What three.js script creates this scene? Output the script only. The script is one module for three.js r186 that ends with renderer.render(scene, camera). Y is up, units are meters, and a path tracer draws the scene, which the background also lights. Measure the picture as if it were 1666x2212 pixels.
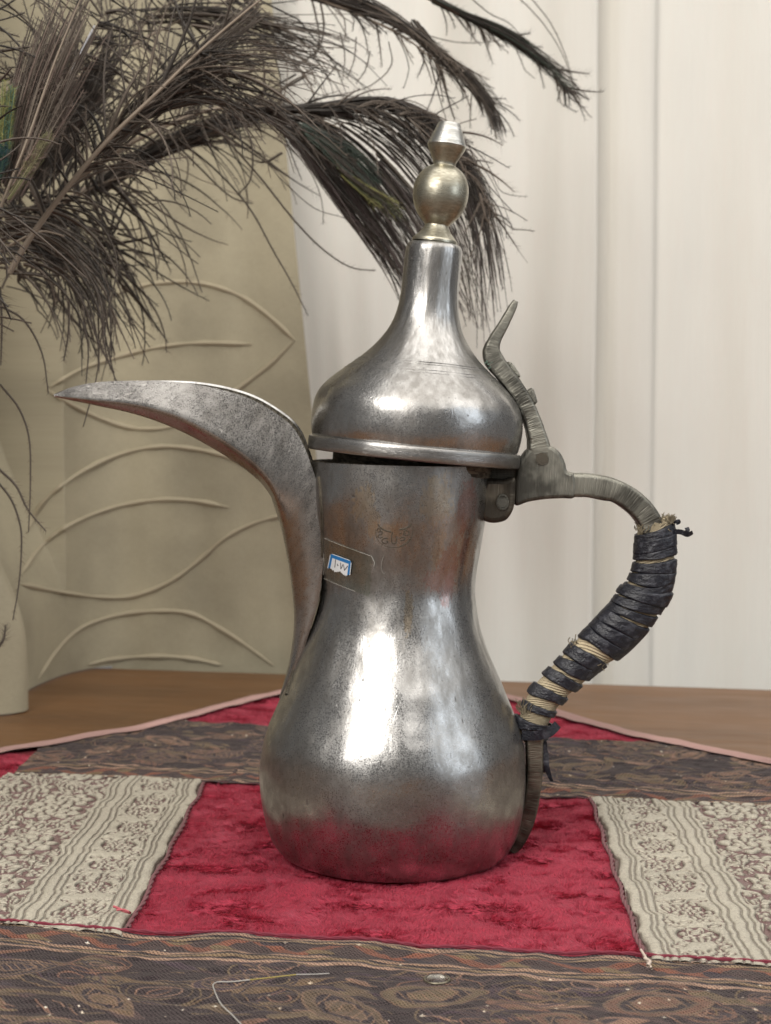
import * as THREE from 'three';
import { mergeGeometries, toCreasedNormals } from 'three/addons/utils/BufferGeometryUtils.js';
import { RectAreaLightUniformsLib } from 'three/addons/lights/RectAreaLightUniformsLib.js';
import { ImprovedNoise } from 'three/addons/math/ImprovedNoise.js';

// ---------------------------------------------------------------- camera, light, exposure
const scene = new THREE.Scene();
const F = 3305, CX = 833, CY = 1106, PITCH = THREE.MathUtils.degToRad(3.57);   // focal length and centre of the photograph at 1666 x 2212
const camera = new THREE.PerspectiveCamera(2 * THREE.MathUtils.radToDeg(Math.atan(CY / F)), 771 / 1024, 0.02, 20);
camera.position.set(-0.0023, 0.186, 0.645);
camera.rotation.x = -PITCH;
camera.focus = 0.59; camera.userData.fStop = 20;
const renderer = new THREE.WebGLRenderer({ antialias: true });
renderer.setSize(771, 1024);
renderer.shadowMap.enabled = true;
renderer.toneMapping = THREE.LinearToneMapping;
renderer.toneMappingExposure = 1.6;
RectAreaLightUniformsLib.init();
scene.background = new THREE.Color().setRGB(0.10, 0.098, 0.095);               // the dim rest of the room

const rgb = (r, g, b) => new THREE.Color().setRGB(r, g, b);
function lampPanel(name, label, at, aim, w, h, color, intensity, glow) {        // a lit panel lamp outside the frame: housing, diffuser and the light itself
  const o = new THREE.Group(); o.name = name; scene.add(o);
  o.position.set(...at); o.userData = { label, category: 'lamp' };
  o.lookAt(new THREE.Vector3(...aim));                                          // +z towards the pot
  const body = new THREE.Mesh(new THREE.BoxGeometry(w + 0.05, h + 0.05, 0.03), new THREE.MeshStandardMaterial({ color: rgb(0.5, 0.5, 0.5), roughness: 0.6 }));
  body.name = 'lamp_housing'; body.position.z = -0.02; o.add(body);
  const dif = new THREE.Mesh(new THREE.PlaneGeometry(w, h), new THREE.MeshStandardMaterial({ color: rgb(0.7, 0.7, 0.7), emissive: color, emissiveIntensity: glow }));
  dif.name = 'lamp_diffuser'; o.add(dif);
  const l = new THREE.RectAreaLight(color, intensity, w, h); l.name = 'lamp_light'; l.position.z = 0.01; l.rotation.y = Math.PI; o.add(l);
}
lampPanel('ceiling_lamp', 'bright square ceiling lamp in front of the table, up to the left', [-0.74, 1.22, 1.42], [0, 0.13, 0], 1.0, 1.0, rgb(1, 0.96, 0.9), 5.2, 0.8);
lampPanel('ceiling_lamp_001', 'wide ceiling lamp right above the table', [0.55, 1.6, 0.25], [0.1, 0, -0.05], 2.4, 2.2, rgb(1, 0.96, 0.9), 0.72, 0.5);
lampPanel('window_lamp', 'pale bluish lamp panel far to the right of the table', [1.7, 0.75, 0.95], [0, 0.12, 0], 1.2, 1.3, rgb(0.8, 0.9, 1), 0.6, 0.3);

// ---------------------------------------------------------------- helpers
function mulberry(a) { return () => { a = (a + 0x6d2b79f5) | 0; let t = Math.imul(a ^ (a >>> 15), 1 | a); t = (t + Math.imul(t ^ (t >>> 7), 61 | t)) ^ t; return ((t ^ (t >>> 14)) >>> 0) / 4294967296; }; }
const V = (x, y, z) => new THREE.Vector3(x, y, z);
const { clamp, lerp, smoothstep } = THREE.MathUtils;
const cp = Math.cos(PITCH), sp = Math.sin(PITCH), EYE = camera.position.clone();
function ray(u, v) { const x = (u - CX) / F, y = -(v - CY) / F; return V(x, y * cp - sp, -y * sp - cp); }
const at = (u, v, d) => ray(u, v).multiplyScalar(d).add(EYE);                   // point at a depth
const onZ = (u, v, z = 0) => { const r = ray(u, v); return r.multiplyScalar((z - EYE.z) / r.z).add(EYE); };
const onY = (u, v, y = 0) => { const r = ray(u, v); return r.multiplyScalar((y - EYE.y) / r.y).add(EYE); };
const perlin = new ImprovedNoise();
const pn = (x, y, z = 0) => perlin.noise(x, y, z);
const fbm3 = (x, y, z, o = 4) => { let s = 0, a = 0.5; for (let i = 0; i < o; i++) { s += a * perlin.noise(x, y, z); x *= 2.03; y *= 2.03; z *= 2.03; a *= 0.5; } return s; };
function tag(o, label, category, group) { o.userData.label = label; if (category) o.userData.category = category; if (group) o.userData.group = group; return o; }
function thing(name, label, category, group) { const o = new THREE.Group(); o.name = name; scene.add(o); return tag(o, label, category, group); }
function part(name, geo, mat, parent, kind) { const m = new THREE.Mesh(geo, mat); m.name = name; m.castShadow = m.receiveShadow = true; if (kind) m.userData.kind = kind; parent.add(m); return m; }

// tiling value noise
function lattice(p, seed) { const r = mulberry(seed), a = new Float32Array(p * p); for (let i = 0; i < a.length; i++) a[i] = r(); return a; }
const lats = new Map();
function vnoise(x, y, p, seed) {                                                // x, y in 0..1, p cells
  const k = p * 1000 + seed; let a = lats.get(k); if (!a) lats.set(k, a = lattice(p, seed));
  x *= p; y *= p; const xi = Math.floor(x), yi = Math.floor(y); let fx = x - xi, fy = y - yi; fx = fx * fx * (3 - 2 * fx); fy = fy * fy * (3 - 2 * fy);
  const x0 = ((xi % p) + p) % p, x1 = (x0 + 1) % p, y0 = (((yi % p) + p) % p) * p, y1 = ((((yi + 1) % p) + p) % p) * p;
  return lerp(lerp(a[y0 + x0], a[y0 + x1], fx), lerp(a[y1 + x0], a[y1 + x1], fx), fy);
}
function vf(x, y, p, o, seed) { let s = 0, a = 0.5, t = 0; for (let i = 0; i < o; i++) { s += a * vnoise(x, y, p, seed + i); t += a; p *= 2; a *= 0.5; } return s / t; }
function tex(w, h, fn, srgb) {                                                  // fn(x, y, out) with x, y in 0..1 (y up) writes linear 0..1 values
  const d = new Uint8Array(w * h * 4), o = [0, 0, 0];
  for (let y = 0; y < h; y++) for (let x = 0; x < w; x++) {
    fn((x + 0.5) / w, (y + 0.5) / h, o, x, y); const i = (y * w + x) * 4;
    for (let c = 0; c < 3; c++) { let v = clamp(o[c], 0, 1); if (srgb) v = v <= 0.0031308 ? v * 12.92 : 1.055 * Math.pow(v, 1 / 2.4) - 0.055; d[i + c] = v * 255; }
    d[i + 3] = 255;
  }
  const t = new THREE.DataTexture(d, w, h); t.wrapS = t.wrapT = THREE.RepeatWrapping; t.magFilter = t.minFilter = THREE.LinearFilter; t.needsUpdate = true;
  if (srgb) t.colorSpace = THREE.SRGBColorSpace;
  return t;
}
function rep(t, x, y) { const c = t.clone(); c.repeat.set(x, y); c.needsUpdate = true; return c; }
function canvasField(w, h, draw) {                                              // draws in a canvas, gives back (x, y) -> [r,g,b] 0..1, y down in pixels
  const c = document.createElement('canvas'); c.width = w; c.height = h; const g = c.getContext('2d'); draw(g, w, h);
  return g.getImageData(0, 0, w, h).data;
}
function blur(src, w, h, r) {                                                   // box blur twice
  let a = Float32Array.from(src), b = new Float32Array(w * h);
  for (let pass = 0; pass < 2; pass++) {
    for (let y = 0; y < h; y++) { let s = 0; for (let x = -r; x <= r; x++) s += a[y * w + ((x + w) % w)]; for (let x = 0; x < w; x++) { b[y * w + x] = s / (2 * r + 1); s += a[y * w + ((x + r + 1) % w)] - a[y * w + ((x - r + w) % w)]; } }
    for (let x = 0; x < w; x++) { let s = 0; for (let y = -r; y <= r; y++) s += b[((y + h) % h) * w + x]; for (let y = 0; y < h; y++) { a[y * w + x] = s / (2 * r + 1); s += b[((y + r + 1) % h) * w + x] - b[((y - r + h) % h) * w + x]; } }
  }
  return a;
}

// geometry: a grid of (i, j) -> point, with uv
function grid(nu, nv, fn, closedU = false) {
  const pos = [], uv = [], idx = [];
  for (let j = 0; j <= nv; j++) for (let i = 0; i <= nu; i++) { const r = fn(i / nu, j / nv); pos.push(r.p.x, r.p.y, r.p.z); uv.push(r.u, r.v); }
  for (let j = 0; j < nv; j++) for (let i = 0; i < nu; i++) { const a = j * (nu + 1) + i, b = a + 1, c = a + nu + 1, d = c + 1; idx.push(a, b, d, a, d, c); }
  const g = new THREE.BufferGeometry();
  g.setAttribute('position', new THREE.Float32BufferAttribute(pos, 3)); g.setAttribute('uv', new THREE.Float32BufferAttribute(uv, 2)); g.setIndex(idx);
  g.computeVertexNormals();
  if (closedU) { const n = g.attributes.normal; for (let j = 0; j <= nv; j++) { const a = j * (nu + 1), b = a + nu, x = n.getX(a) + n.getX(b), y = n.getY(a) + n.getY(b), z = n.getZ(a) + n.getZ(b), l = Math.hypot(x, y, z) || 1; n.setXYZ(a, x / l, y / l, z / l); n.setXYZ(b, x / l, y / l, z / l); } }
  return g;
}
// a bar swept in the plane of the pot along stations [u, v, half width in px, half depth in metres]; the section is a rounded rectangle
function sweep(st, n, opt = {}) {
  const { z0 = 0, power = 4, around = 28, uvs = 1, px = false, rough = 0 } = opt;
  const cs = new THREE.CatmullRomCurve3(st.map(([u, v]) => { const p = onZ(u, v, z0); return p; }), false, 'centripetal');
  const hw = new THREE.CatmullRomCurve3(st.map((s, i) => V(i, s[2] / 5090, s[3])), false, 'catmullrom');
  const len = cs.getLength(), m = st.length - 1;
  const g = grid(around, n + 4, (a, b0) => {
    let k = b0 * (n + 4) - 2, cap = 1;
    if (k < 0) { cap = k < -1 ? 0.001 : 0.8; k = 0; } else if (k > n) { cap = k > n + 1 ? 0.001 : 0.8; k = n; }
    const t = k / n, c = cs.getPoint(t), tg = cs.getTangent(t), h = hw.getPoint(t), nx = V(tg.y, -tg.x, 0).normalize();
    const f = a * 2 * Math.PI, cf = Math.cos(f), sf = Math.sin(f), e = 2 / power;
    let w = Math.sign(cf) * Math.pow(Math.abs(cf), e) * h.y * cap, d = Math.sign(sf) * Math.pow(Math.abs(sf), e) * h.z * cap;
    const p = c.clone().addScaledVector(nx, w).add(V(0, 0, d));
    if (cap === 1 && rough) { const q = 1 + rough * fbm3(p.x * 260, p.y * 260, p.z * 260, 3); p.copy(c).addScaledVector(nx, w * q).add(V(0, 0, d * q)); }
    return { p, u: t * len * uvs, v: a * 0.06 * uvs };
  }, true);
  return g;
}
function smoothPx(list, closed, n) { const c = new THREE.CatmullRomCurve3(list.map(([u, v]) => V(u, v, 0)), closed, 'centripetal'); return c.getPoints(n).map((p) => [p.x, p.y]); }
function plate(list, thick, bevel, z0 = 0, n = 0) {                              // plate cut to an outline given in px at z0
  const pts = (n ? smoothPx(list, true, n) : list).map(([u, v]) => { const p = onZ(u, v, z0); return new THREE.Vector2(p.x, p.y); });
  const g = new THREE.ExtrudeGeometry(new THREE.Shape(pts), { depth: thick - 2 * bevel, bevelEnabled: bevel > 0, bevelThickness: bevel, bevelSize: bevel, bevelOffset: -bevel, bevelSegments: 3, curveSegments: 8 });
  g.translate(0, 0, z0 - thick / 2 + bevel); return g;
}
function tube(pts, r, seg = 40, sides = 8, closed = false) { return new THREE.TubeGeometry(new THREE.CatmullRomCurve3(pts, closed, 'centripetal'), seg, r, sides, closed); }
// ---------------------------------------------------------------- materials
// worn tin over brass: blotches, pits, scratches
function scratchField(w, h, n, seed) {
  const r = mulberry(seed);
  return canvasField(w, h, (g) => {
    g.fillStyle = '#000'; g.fillRect(0, 0, w, h);
    for (let i = 0; i < n; i++) { const a = r() * w, b = r() * h, t = r() * 6.28, l = 8 + r() * r() * 110; g.strokeStyle = `rgba(255,255,255,${0.15 + 0.6 * r()})`; g.lineWidth = 0.5 + r() * 0.9; g.beginPath(); g.moveTo(a, b); g.quadraticCurveTo(a + Math.cos(t) * l * 0.5 + (r() - 0.5) * 14, b + Math.sin(t) * l * 0.5 + (r() - 0.5) * 14, a + Math.cos(t) * l, b + Math.sin(t) * l); g.stroke(); }
  });
}
function tinSet(W, H, seed, ax, ay, warmReflection, redReflection) {                                    // ax, ay: cells per width and height for the coarse blotches
  const sc = scratchField(W, H, 420, seed + 3), N = W * H, blot = new Float32Array(N), pit = new Float32Array(N), warmRefl = new Float32Array(N), redRefl = new Float32Array(N);
  for (let y = 0; y < H; y++) for (let x = 0; x < W; x++) {
    const u = (x + 0.5) / W, v = (y + 0.5) / H, i = y * W + x;
    const b = vf(u * ax, v * ay, 4, 6, seed), fine = vf(u * ax, v * ay, 32, 3, seed + 20), streak = vf(u * ax * 3, v * ay * 0.35, 8, 4, seed + 40);
    const speck = smoothstep(vf(u * ax, v * ay, 40, 4, seed + 30), 0.46, 0.62);
    blot[i] = clamp(0.8 * smoothstep(b * 0.62 + fine * 0.3 + streak * 0.08, 0.33, 0.68) + 0.12 * speck * smoothstep(b, 0.36, 0.6) - 0.04, 0, 1);
    const q = vnoise(u * ax, v * ay, 64, seed + 60) * 0.5 + vnoise(u * ax, v * ay, 128, seed + 61) * 0.5;
    pit[i] = smoothstep(q, 0.82, 0.92) * (0.4 + 0.6 * vnoise(u * ax, v * ay, 8, seed + 62));
    warmRefl[i] = warmReflection ? warmReflection(u, v) : 0; redRefl[i] = redReflection ? redReflection(u, v) : 0;
  }
  const color = tex(W, H, (u, v, o, x, y) => {
    const i = y * W + x, k = blot[i], s = sc[((H - 1 - y) * W + x) * 4] / 255, g = vnoise(u * ax, v * ay, 256, seed + 77) - 0.5;
    let r = lerp(0.51, 0.25, k), gg = lerp(0.502, 0.238, k), b = lerp(0.492, 0.222, k);
    const p = warmRefl[i]; r = lerp(r, 0.50, p); gg = lerp(gg, 0.39, p); b = lerp(b, 0.26, p);
    const q = redRefl[i]; r = lerp(r, 0.40, q); gg = lerp(gg, 0.21, q); b = lerp(b, 0.18, q);
    const m = 1 - 0.6 * pit[i] + 0.12 * g; const add = s * 0.1;
    o[0] = r * m + add; o[1] = gg * m + add; o[2] = b * m + add;
  }, true);
  const rough = tex(W, H, (u, v, o, x, y) => { const i = y * W + x, s = sc[((H - 1 - y) * W + x) * 4] / 255; const h = ((x * 73856093) ^ (y * 19349663)) >>> 0, q = ((Math.imul(h ^ (h >>> 13), 1274126177) >>> 8) & 1023) / 1023; o[0] = o[1] = o[2] = (q < 0.6 - 0.36 * blot[i] ? 0.19 : 0.38) + 0.1 * blot[i] + 0.15 * pit[i] + 0.06 * s + 0.06 * (vnoise(u * ax, v * ay, 128, seed + 88) - 0.5); });
  const bump = tex(W, H, (u, v, o, x, y) => { const i = y * W + x, s = sc[((H - 1 - y) * W + x) * 4] / 255; o[0] = o[1] = o[2] = 0.62 - 0.3 * pit[i] - 0.22 * s + 0.16 * (vf(u * ax, v * ay, 96, 3, seed + 95) - 0.5); });
  return { map: color, roughnessMap: rough, bumpMap: bump };
}
const metal = (set, opt = {}) => new THREE.MeshPhysicalMaterial({ metalness: 1, roughness: 1, bumpScale: 0.00022, ...set, ...opt });
// brown and red reflections painted into the colour on the front of the neck
const WARM_REFLECTION = [[0.433, 0.905, 0.022, 0.042], [0.45, 0.86, 0.012, 0.05], [0.568, 0.91, 0.026, 0.055], [0.575, 0.80, 0.014, 0.075], [0.52, 0.655, 0.008, 0.045], [0.48, 0.84, 0.014, 0.02]];
const RED_REFLECTION = [[0.632, 0.89, 0.02, 0.075], [0.604, 0.745, 0.022, 0.06], [0.64, 0.8, 0.012, 0.06], [0.58, 0.72, 0.02, 0.02]];
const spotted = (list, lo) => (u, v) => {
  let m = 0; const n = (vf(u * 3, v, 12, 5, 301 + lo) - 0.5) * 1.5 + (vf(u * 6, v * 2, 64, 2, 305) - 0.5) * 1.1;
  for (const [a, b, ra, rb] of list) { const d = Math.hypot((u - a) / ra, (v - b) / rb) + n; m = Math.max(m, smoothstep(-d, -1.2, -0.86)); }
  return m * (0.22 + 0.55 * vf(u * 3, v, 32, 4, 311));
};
const bodySet = tinSet(2048, 1024, 11, 3, 1, spotted(WARM_REFLECTION, 0), spotted(RED_REFLECTION, 60));
const tin = metal(tinSet(1024, 1024, 211, 1, 1));
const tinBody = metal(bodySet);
const tinSpout = metal({ map: rep(tin.map, 0.45, 0.6), roughnessMap: rep(tin.roughnessMap, 0.7, 0.7), bumpMap: rep(tin.bumpMap, 0.7, 0.7) }, { bumpScale: 0.00014, color: rgb(0.86, 0.84, 0.82) });
const tinLid = metal({ map: rep(tin.map, 3, 1), roughnessMap: rep(tin.roughnessMap, 3, 1), bumpMap: rep(tin.bumpMap, 3, 1) });
const finialSet = { map: rep(tin.map, 1, 2), roughnessMap: rep(tin.roughnessMap, 1, 2), bumpMap: rep(tin.bumpMap, 1, 2) };
const brassy = metal(finialSet, { color: rgb(1.1, 1.06, 0.88), roughness: 1.2 });
// cast and filed handle metal: file marks across its length (u), verdigris in places
const fileTex = tex(1024, 512, (u, v, o) => { const l = vnoise(u, v * 0.16, 128, 400) * 0.45 + vnoise(u + 0.04 * vnoise(u, v, 8, 405), v * 0.09, 256, 401) * 0.35 + vf(u, v, 16, 4, 402) * 0.4; o[0] = o[1] = o[2] = l; });
const castColor = tex(1024, 512, (u, v, o) => { const k = vf(u, v, 8, 5, 410), l = vnoise(u, v * 0.16, 128, 400), d = smoothstep(k * 0.9 + l * 0.1, 0.33, 0.68); o[0] = lerp(0.12, 0.32, d); o[1] = lerp(0.116, 0.31, d); o[2] = lerp(0.103, 0.272, d); }, true);
const castRough = tex(512, 256, (u, v, o) => { o[0] = o[1] = o[2] = 0.4 + 0.25 * vf(u, v, 16, 4, 420); });
const cast = metal({ map: rep(castColor, 12, 12), roughnessMap: rep(castRough, 12, 12), bumpMap: rep(fileTex, 22, 14) }, { bumpScale: 0.0002, color: rgb(0.92, 0.92, 0.9) });
const castDark = metal({ map: rep(castColor, 12, 12), roughnessMap: rep(castRough, 12, 12), bumpMap: rep(fileTex, 22, 14) }, { bumpScale: 0.00018, color: rgb(0.72, 0.66, 0.6) });
const verdigris = new THREE.MeshStandardMaterial({ color: rgb(0.11, 0.165, 0.13), roughness: 0.95, bumpMap: rep(castRough, 40, 40), bumpScale: 0.0004 });
// leather and cotton cord
const leatherBump = tex(512, 512, (u, v, o) => { const a = vf(u, v, 24, 4, 500), c = Math.abs(vf(u, v, 12, 4, 506) - 0.5) * 2; o[0] = o[1] = o[2] = 0.5 + 0.8 * (a - 0.5) - 0.12 * smoothstep(-c, -0.1, 0); });
const leatherColor = tex(512, 512, (u, v, o) => { const a = vf(u, v, 12, 5, 510), c = smoothstep(a, 0.5, 0.75); o[0] = 0.014 + 0.035 * c; o[1] = 0.015 + 0.035 * c; o[2] = 0.022 + 0.04 * c; }, true);
const leather = new THREE.MeshPhysicalMaterial({ map: rep(leatherColor, 40, 40), bumpMap: rep(leatherBump, 60, 60), bumpScale: 0.00028, roughness: 0.38 });
const cordTex = tex(256, 256, (u, v, o) => { const s = Math.sin((u * 16 + v * 10) * 6.2832) * 0.5 + 0.5; o[0] = o[1] = o[2] = s * 0.8 + 0.2 * vf(u, v, 32, 2, 520); });
const cordColor = tex(256, 256, (u, v, o) => { const k = vf(u, v, 8, 4, 530); o[0] = 0.46 + 0.25 * k; o[1] = 0.38 + 0.22 * k; o[2] = 0.25 + 0.16 * k; }, true);
const cotton = new THREE.MeshStandardMaterial({ map: rep(cordColor, 60, 30), bumpMap: rep(cordTex, 60, 30), bumpScale: 0.0008, roughness: 1 });
// wood of the table
const woodN = (u, v) => { const w = 0.05 * vf(u, v, 4, 3, 600); return vf(u * 1 + 0.02 * vf(u, v, 8, 2, 604), v * 6 + w * 6, 4, 5, 601) * 0.65 + vnoise(u * 4, v * 32, 16, 606) * 0.2 + vnoise(u * 2, v * 48, 32, 607) * 0.3; };
const woodColor = tex(1024, 1024, (u, v, o) => { const k = woodN(u, v), p = smoothstep(vnoise(u * 6, v * 60, 8, 609), 0.75, 0.95); o[0] = lerp(0.08, 0.215, k) * (1 - 0.25 * p); o[1] = lerp(0.036, 0.102, k) * (1 - 0.25 * p); o[2] = lerp(0.013, 0.038, k) * (1 - 0.25 * p); }, true);
const woodRough = tex(512, 512, (u, v, o) => { o[0] = o[1] = o[2] = 0.34 + 0.16 * vf(u, v * 4, 16, 4, 620); });
const wood = new THREE.MeshPhysicalMaterial({ map: woodColor, roughnessMap: woodRough, bumpMap: woodColor, bumpScale: 0.00015, roughness: 1 });
// curtain cloths
const weave = tex(512, 512, (u, v, o) => { const a = 0.5 + 0.25 * Math.sin(u * 402) + 0.25 * Math.sin(v * 402); o[0] = o[1] = o[2] = a * 0.6 + 0.4 * vf(u, v * 0.3, 64, 3, 640); });
const sheerColor = tex(512, 512, (u, v, o) => { const k = vnoise(u * 4, v * 0.25, 32, 650) - 0.5; const m = 1 + 0.015 * k; o[0] = 0.755 * m; o[1] = 0.73 * m; o[2] = 0.672 * m; }, true);
const sheer = new THREE.MeshPhysicalMaterial({ map: sheerColor, bumpMap: rep(weave, 2, 2), bumpScale: 0.0002, roughness: 0.75, sheen: 0.3, sheenColor: rgb(1, 1, 1), sheenRoughness: 0.5, side: THREE.DoubleSide });
const drapeColor = tex(512, 512, (u, v, o) => { const k = vf(u, v, 4, 5, 660), f = vnoise(u * 2, v * 8, 64, 665) - 0.5; const m = 0.92 + 0.55 * (k - 0.5) + 0.1 * f; o[0] = 0.41 * m; o[1] = 0.365 * m; o[2] = 0.258 * m; }, true);
const drapeMat = new THREE.MeshPhysicalMaterial({ map: drapeColor, bumpMap: rep(weave, 2, 2), bumpScale: 0.00025, roughness: 0.8, sheen: 0.35, sheenColor: rgb(1, 0.95, 0.85), sheenRoughness: 0.45, side: THREE.DoubleSide });
const pipingMat = new THREE.MeshStandardMaterial({ color: rgb(0.40, 0.345, 0.245), roughness: 0.85 });
// crushed velvet
const velvetColor = tex(1024, 1024, (u, v, o) => { const k = vf(u, v, 6, 6, 700), f = vf(u, v, 128, 2, 706); const m = 0.75 + 0.5 * (k - 0.5) + 0.4 * (f - 0.5); o[0] = 0.22 * m; o[1] = 0.008 * m; o[2] = 0.02 * m; }, true);
const velvetBump = tex(1024, 1024, (u, v, o) => { o[0] = o[1] = o[2] = 0.6 * vf(u, v, 10, 5, 710) + 0.4 * vf(u, v, 128, 2, 716); });
const velvet = new THREE.MeshPhysicalMaterial({ map: velvetColor, bumpMap: velvetBump, bumpScale: 0.003, roughness: 0.95 });
const pileMat = new THREE.MeshPhysicalMaterial({ color: rgb(0.47, 0.042, 0.08), roughness: 0.6, sheen: 0.5, sheenColor: rgb(0.9, 0.3, 0.4), sheenRoughness: 0.4 });
// gold and mauve brocade: raised cream motifs on a mauve ground
const GW = 1536, GH = 1536;                                                      // 0.15 m across (u from the velvet outward), 0.225 m along
const goldDraw = canvasField(GW, GH, (g) => {
  const r = mulberry(81), X = (m) => m / 0.15 * GW, Y = (m) => m / 0.225 * GH;
  g.fillStyle = '#000'; g.fillRect(0, 0, GW, GH);
  g.save(); g.scale(GW / 0.15, GH / 0.225);                                      // metres from here on
  const petal = (x, y, a, l, w) => { g.save(); g.translate(x, y); g.rotate(a); g.beginPath(); g.moveTo(0, 0); g.bezierCurveTo(l * 0.3, -w, l * 0.9, -w, l, 0); g.bezierCurveTo(l * 0.9, w, l * 0.3, w, 0, 0); g.fill(); g.stroke(); g.restore(); };
  const flower = (x, y, R, n, a0) => { g.fillStyle = '#000'; g.beginPath(); g.ellipse(x, y, R * 1.05, R * 1.03, a0, 0, 7); g.fill(); g.fillStyle = '#fff'; for (let k = 0; k < n; k++) petal(x, y, a0 + k * 6.2832 / n, R, R * 0.36); for (let k = 0; k < n; k++) petal(x, y, a0 + (k + 0.5) * 6.2832 / n, R * 0.62, R * 0.24); g.beginPath(); g.arc(x, y, R * 0.2, 0, 7); g.fill(); g.stroke(); };
  const spray = (x, y, a, L, bend, lw) => { let px = x, py = y; const n = 8; for (let k = 0; k < n; k++) { const t = k / n, s = L / n; a += bend / n; px += Math.cos(a) * s; py += Math.sin(a) * s; const ll = lw * (1.1 - 0.75 * t); g.fillStyle = '#000'; g.beginPath(); g.arc(px, py, ll * 0.3, 0, 7); g.fill(); g.fillStyle = '#fff'; petal(px, py, a - 0.85, ll, ll * 0.3); petal(px, py, a + 0.85, ll, ll * 0.3); } petal(px, py, a, lw * 0.7, lw * 0.2); };
  g.fillStyle = '#fff'; g.strokeStyle = '#000'; g.lineWidth = 0.00055; g.lineJoin = 'round';
  g.fillRect(0.044, 0, 0.11, 0.23); g.lineWidth = 0.0004;
  for (let k = 0; k < 1100; k++) { const x = 0.046 + r() * 0.106, y = r() * 0.226, a = pn(x * 34, y * 34, 7) * 7 + 0.3, l = 0.005 + r() * 0.006, w = 0.0017 + r() * 0.0014; petal(x, y, a, l, w); }
  for (let k = 0; k < 110; k++) { g.fillStyle = '#000'; const x = 0.047 + r() * 0.1, y = r() * 0.226, a = r() * 3; g.beginPath(); g.ellipse(x, y, 0.002 + r() * 0.005, 0.0012 + r() * 0.0018, a, 0, 7); g.fill(); } g.fillStyle = '#fff'; g.lineWidth = 0.0007;
  for (let row = -1; row < 5; row++) for (let col = 0; col < 3; col++) {
    const x = 0.062 + col * 0.041 + (r() - 0.5) * 0.004, y = row * 0.056 + (col % 2) * 0.028 + 0.01;
    for (const [ax, ay, aa, L, bd, lw] of [[x - 0.016, y + 0.02, -0.9, 0.06, 1.5, 0.014], [x + 0.017, y + 0.016, 3.6, 0.055, -1.3, 0.013], [x, y + 0.012, 1.7, 0.04, 0.7, 0.012]]) spray(ax, ay, aa, L, bd, lw);
    g.lineWidth = 0.001; g.beginPath(); g.arc(x, y, 0.0133, r() * 6, r() * 6 + 3.4); g.stroke(); g.lineWidth = 0.0007;
    flower(x, y, 0.0155, 9, r()); flower(x + 0.019, y + 0.026, 0.011, 7, r()); flower(x - 0.018, y - 0.016, 0.008, 6, r());
    for (let q = 0; q < 4; q++) { g.strokeStyle = '#000'; g.lineWidth = 0.0011; g.beginPath(); g.arc(x + 0.022 * Math.cos(q * 1.6), y + 0.022 * Math.sin(q * 1.6), 0.009 + r() * 0.006, r() * 6, r() * 6 + 1.6); g.stroke(); g.lineWidth = 0.00055; }
  }
  { const fl = []; for (let row = -1; row < 5; row++) for (let col = 0; col < 3; col++) { const x = 0.062 + col * 0.041, y = row * 0.056 + (col % 2) * 0.028 + 0.01; fl.push([x, y, 0.0165], [x + 0.019, y + 0.026, 0.0115], [x - 0.018, y - 0.016, 0.0085]); }
    for (let k = 0; k < 1500; k++) { const x = 0.046 + r() * 0.106, y = r() * 0.226, a = pn(x * 34, y * 34, 7) * 7 + 0.3; if (fl.some(([u, v, R]) => Math.hypot(x - u, y - v) < R * 1.02)) continue; petal(x - 0.003 * Math.cos(a), y - 0.003 * Math.sin(a), a, 0.0045 + r() * 0.0045, 0.0014 + r() * 0.0011); } }
  // the border along the velvet: plain bands, beaded edge, a row of small motifs
  g.fillStyle = '#000'; g.fillRect(0, 0, 0.0455, 0.3); g.fillStyle = '#fff'; g.fillRect(0.0114, 0, 0.0198, 0.3);
  const wob = (y, s) => 0.0026 * pn(y * 38, s * 9, 1) + 0.0012 * pn(y * 120, s * 9, 4);
  const line = (x, w, s) => { for (let y = 0; y < 0.226; y += 0.0005) g.fillRect(x + wob(y, s), y, w, 0.00055); };
  line(0.0008, 0.0046, 0); line(0.0058, 0.0016, 0); line(0.0078, 0.0026, 0); line(0.0108, 0.0012, 0);
  line(0.0306, 0.0018, 1); line(0.0328, 0.0024, 1); line(0.0356, 0.0044, 1); line(0.0404, 0.0024, 1); line(0.0432, 0.0022, 1);
  for (let k = 0; k < 8; k++) {
    const y = k * 0.029 + 0.009; flower(0.0212, y, 0.0072, 8, 0.3);
    for (const s of [-1, 1]) { petal(0.0212 + s * 0.0045, y + 0.0075, s > 0 ? 0.5 : 2.64, 0.0055, 0.0016); petal(0.0212 + s * 0.0045, y - 0.0075, s > 0 ? -0.5 : -2.64, 0.0055, 0.0016); }
    g.save(); g.translate(0.0212, y + 0.0145); g.rotate(0.5); for (let q = -2; q <= 2; q++) { g.fillRect(-0.0085, q * 0.0015 - 0.0005, 0.017, 0.0009); } g.restore();
    for (let q = 0; q < 16; q++) petal(0.0128 + r() * 0.0165, y + (r() - 0.5) * 0.027, r() * 6.28, 0.0052, 0.0018);
  }
  g.restore();
});
const gMask = new Float32Array(GW * GH); for (let i = 0; i < GW * GH; i++) gMask[i] = goldDraw[i * 4] / 255;
const gPuff = blur(gMask, GW, GH, 9), gEdge = blur(gMask, GW, GH, 2);
const threadRow = (x, y, s) => { const row = Math.floor(y / 4), off = row * 37 % 23; return [0.5 + 0.5 * Math.sin((y / 4) * 6.2832), vnoise((x + off * 9) / 2048 * s, row / 512, 256, 800)]; };
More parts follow.
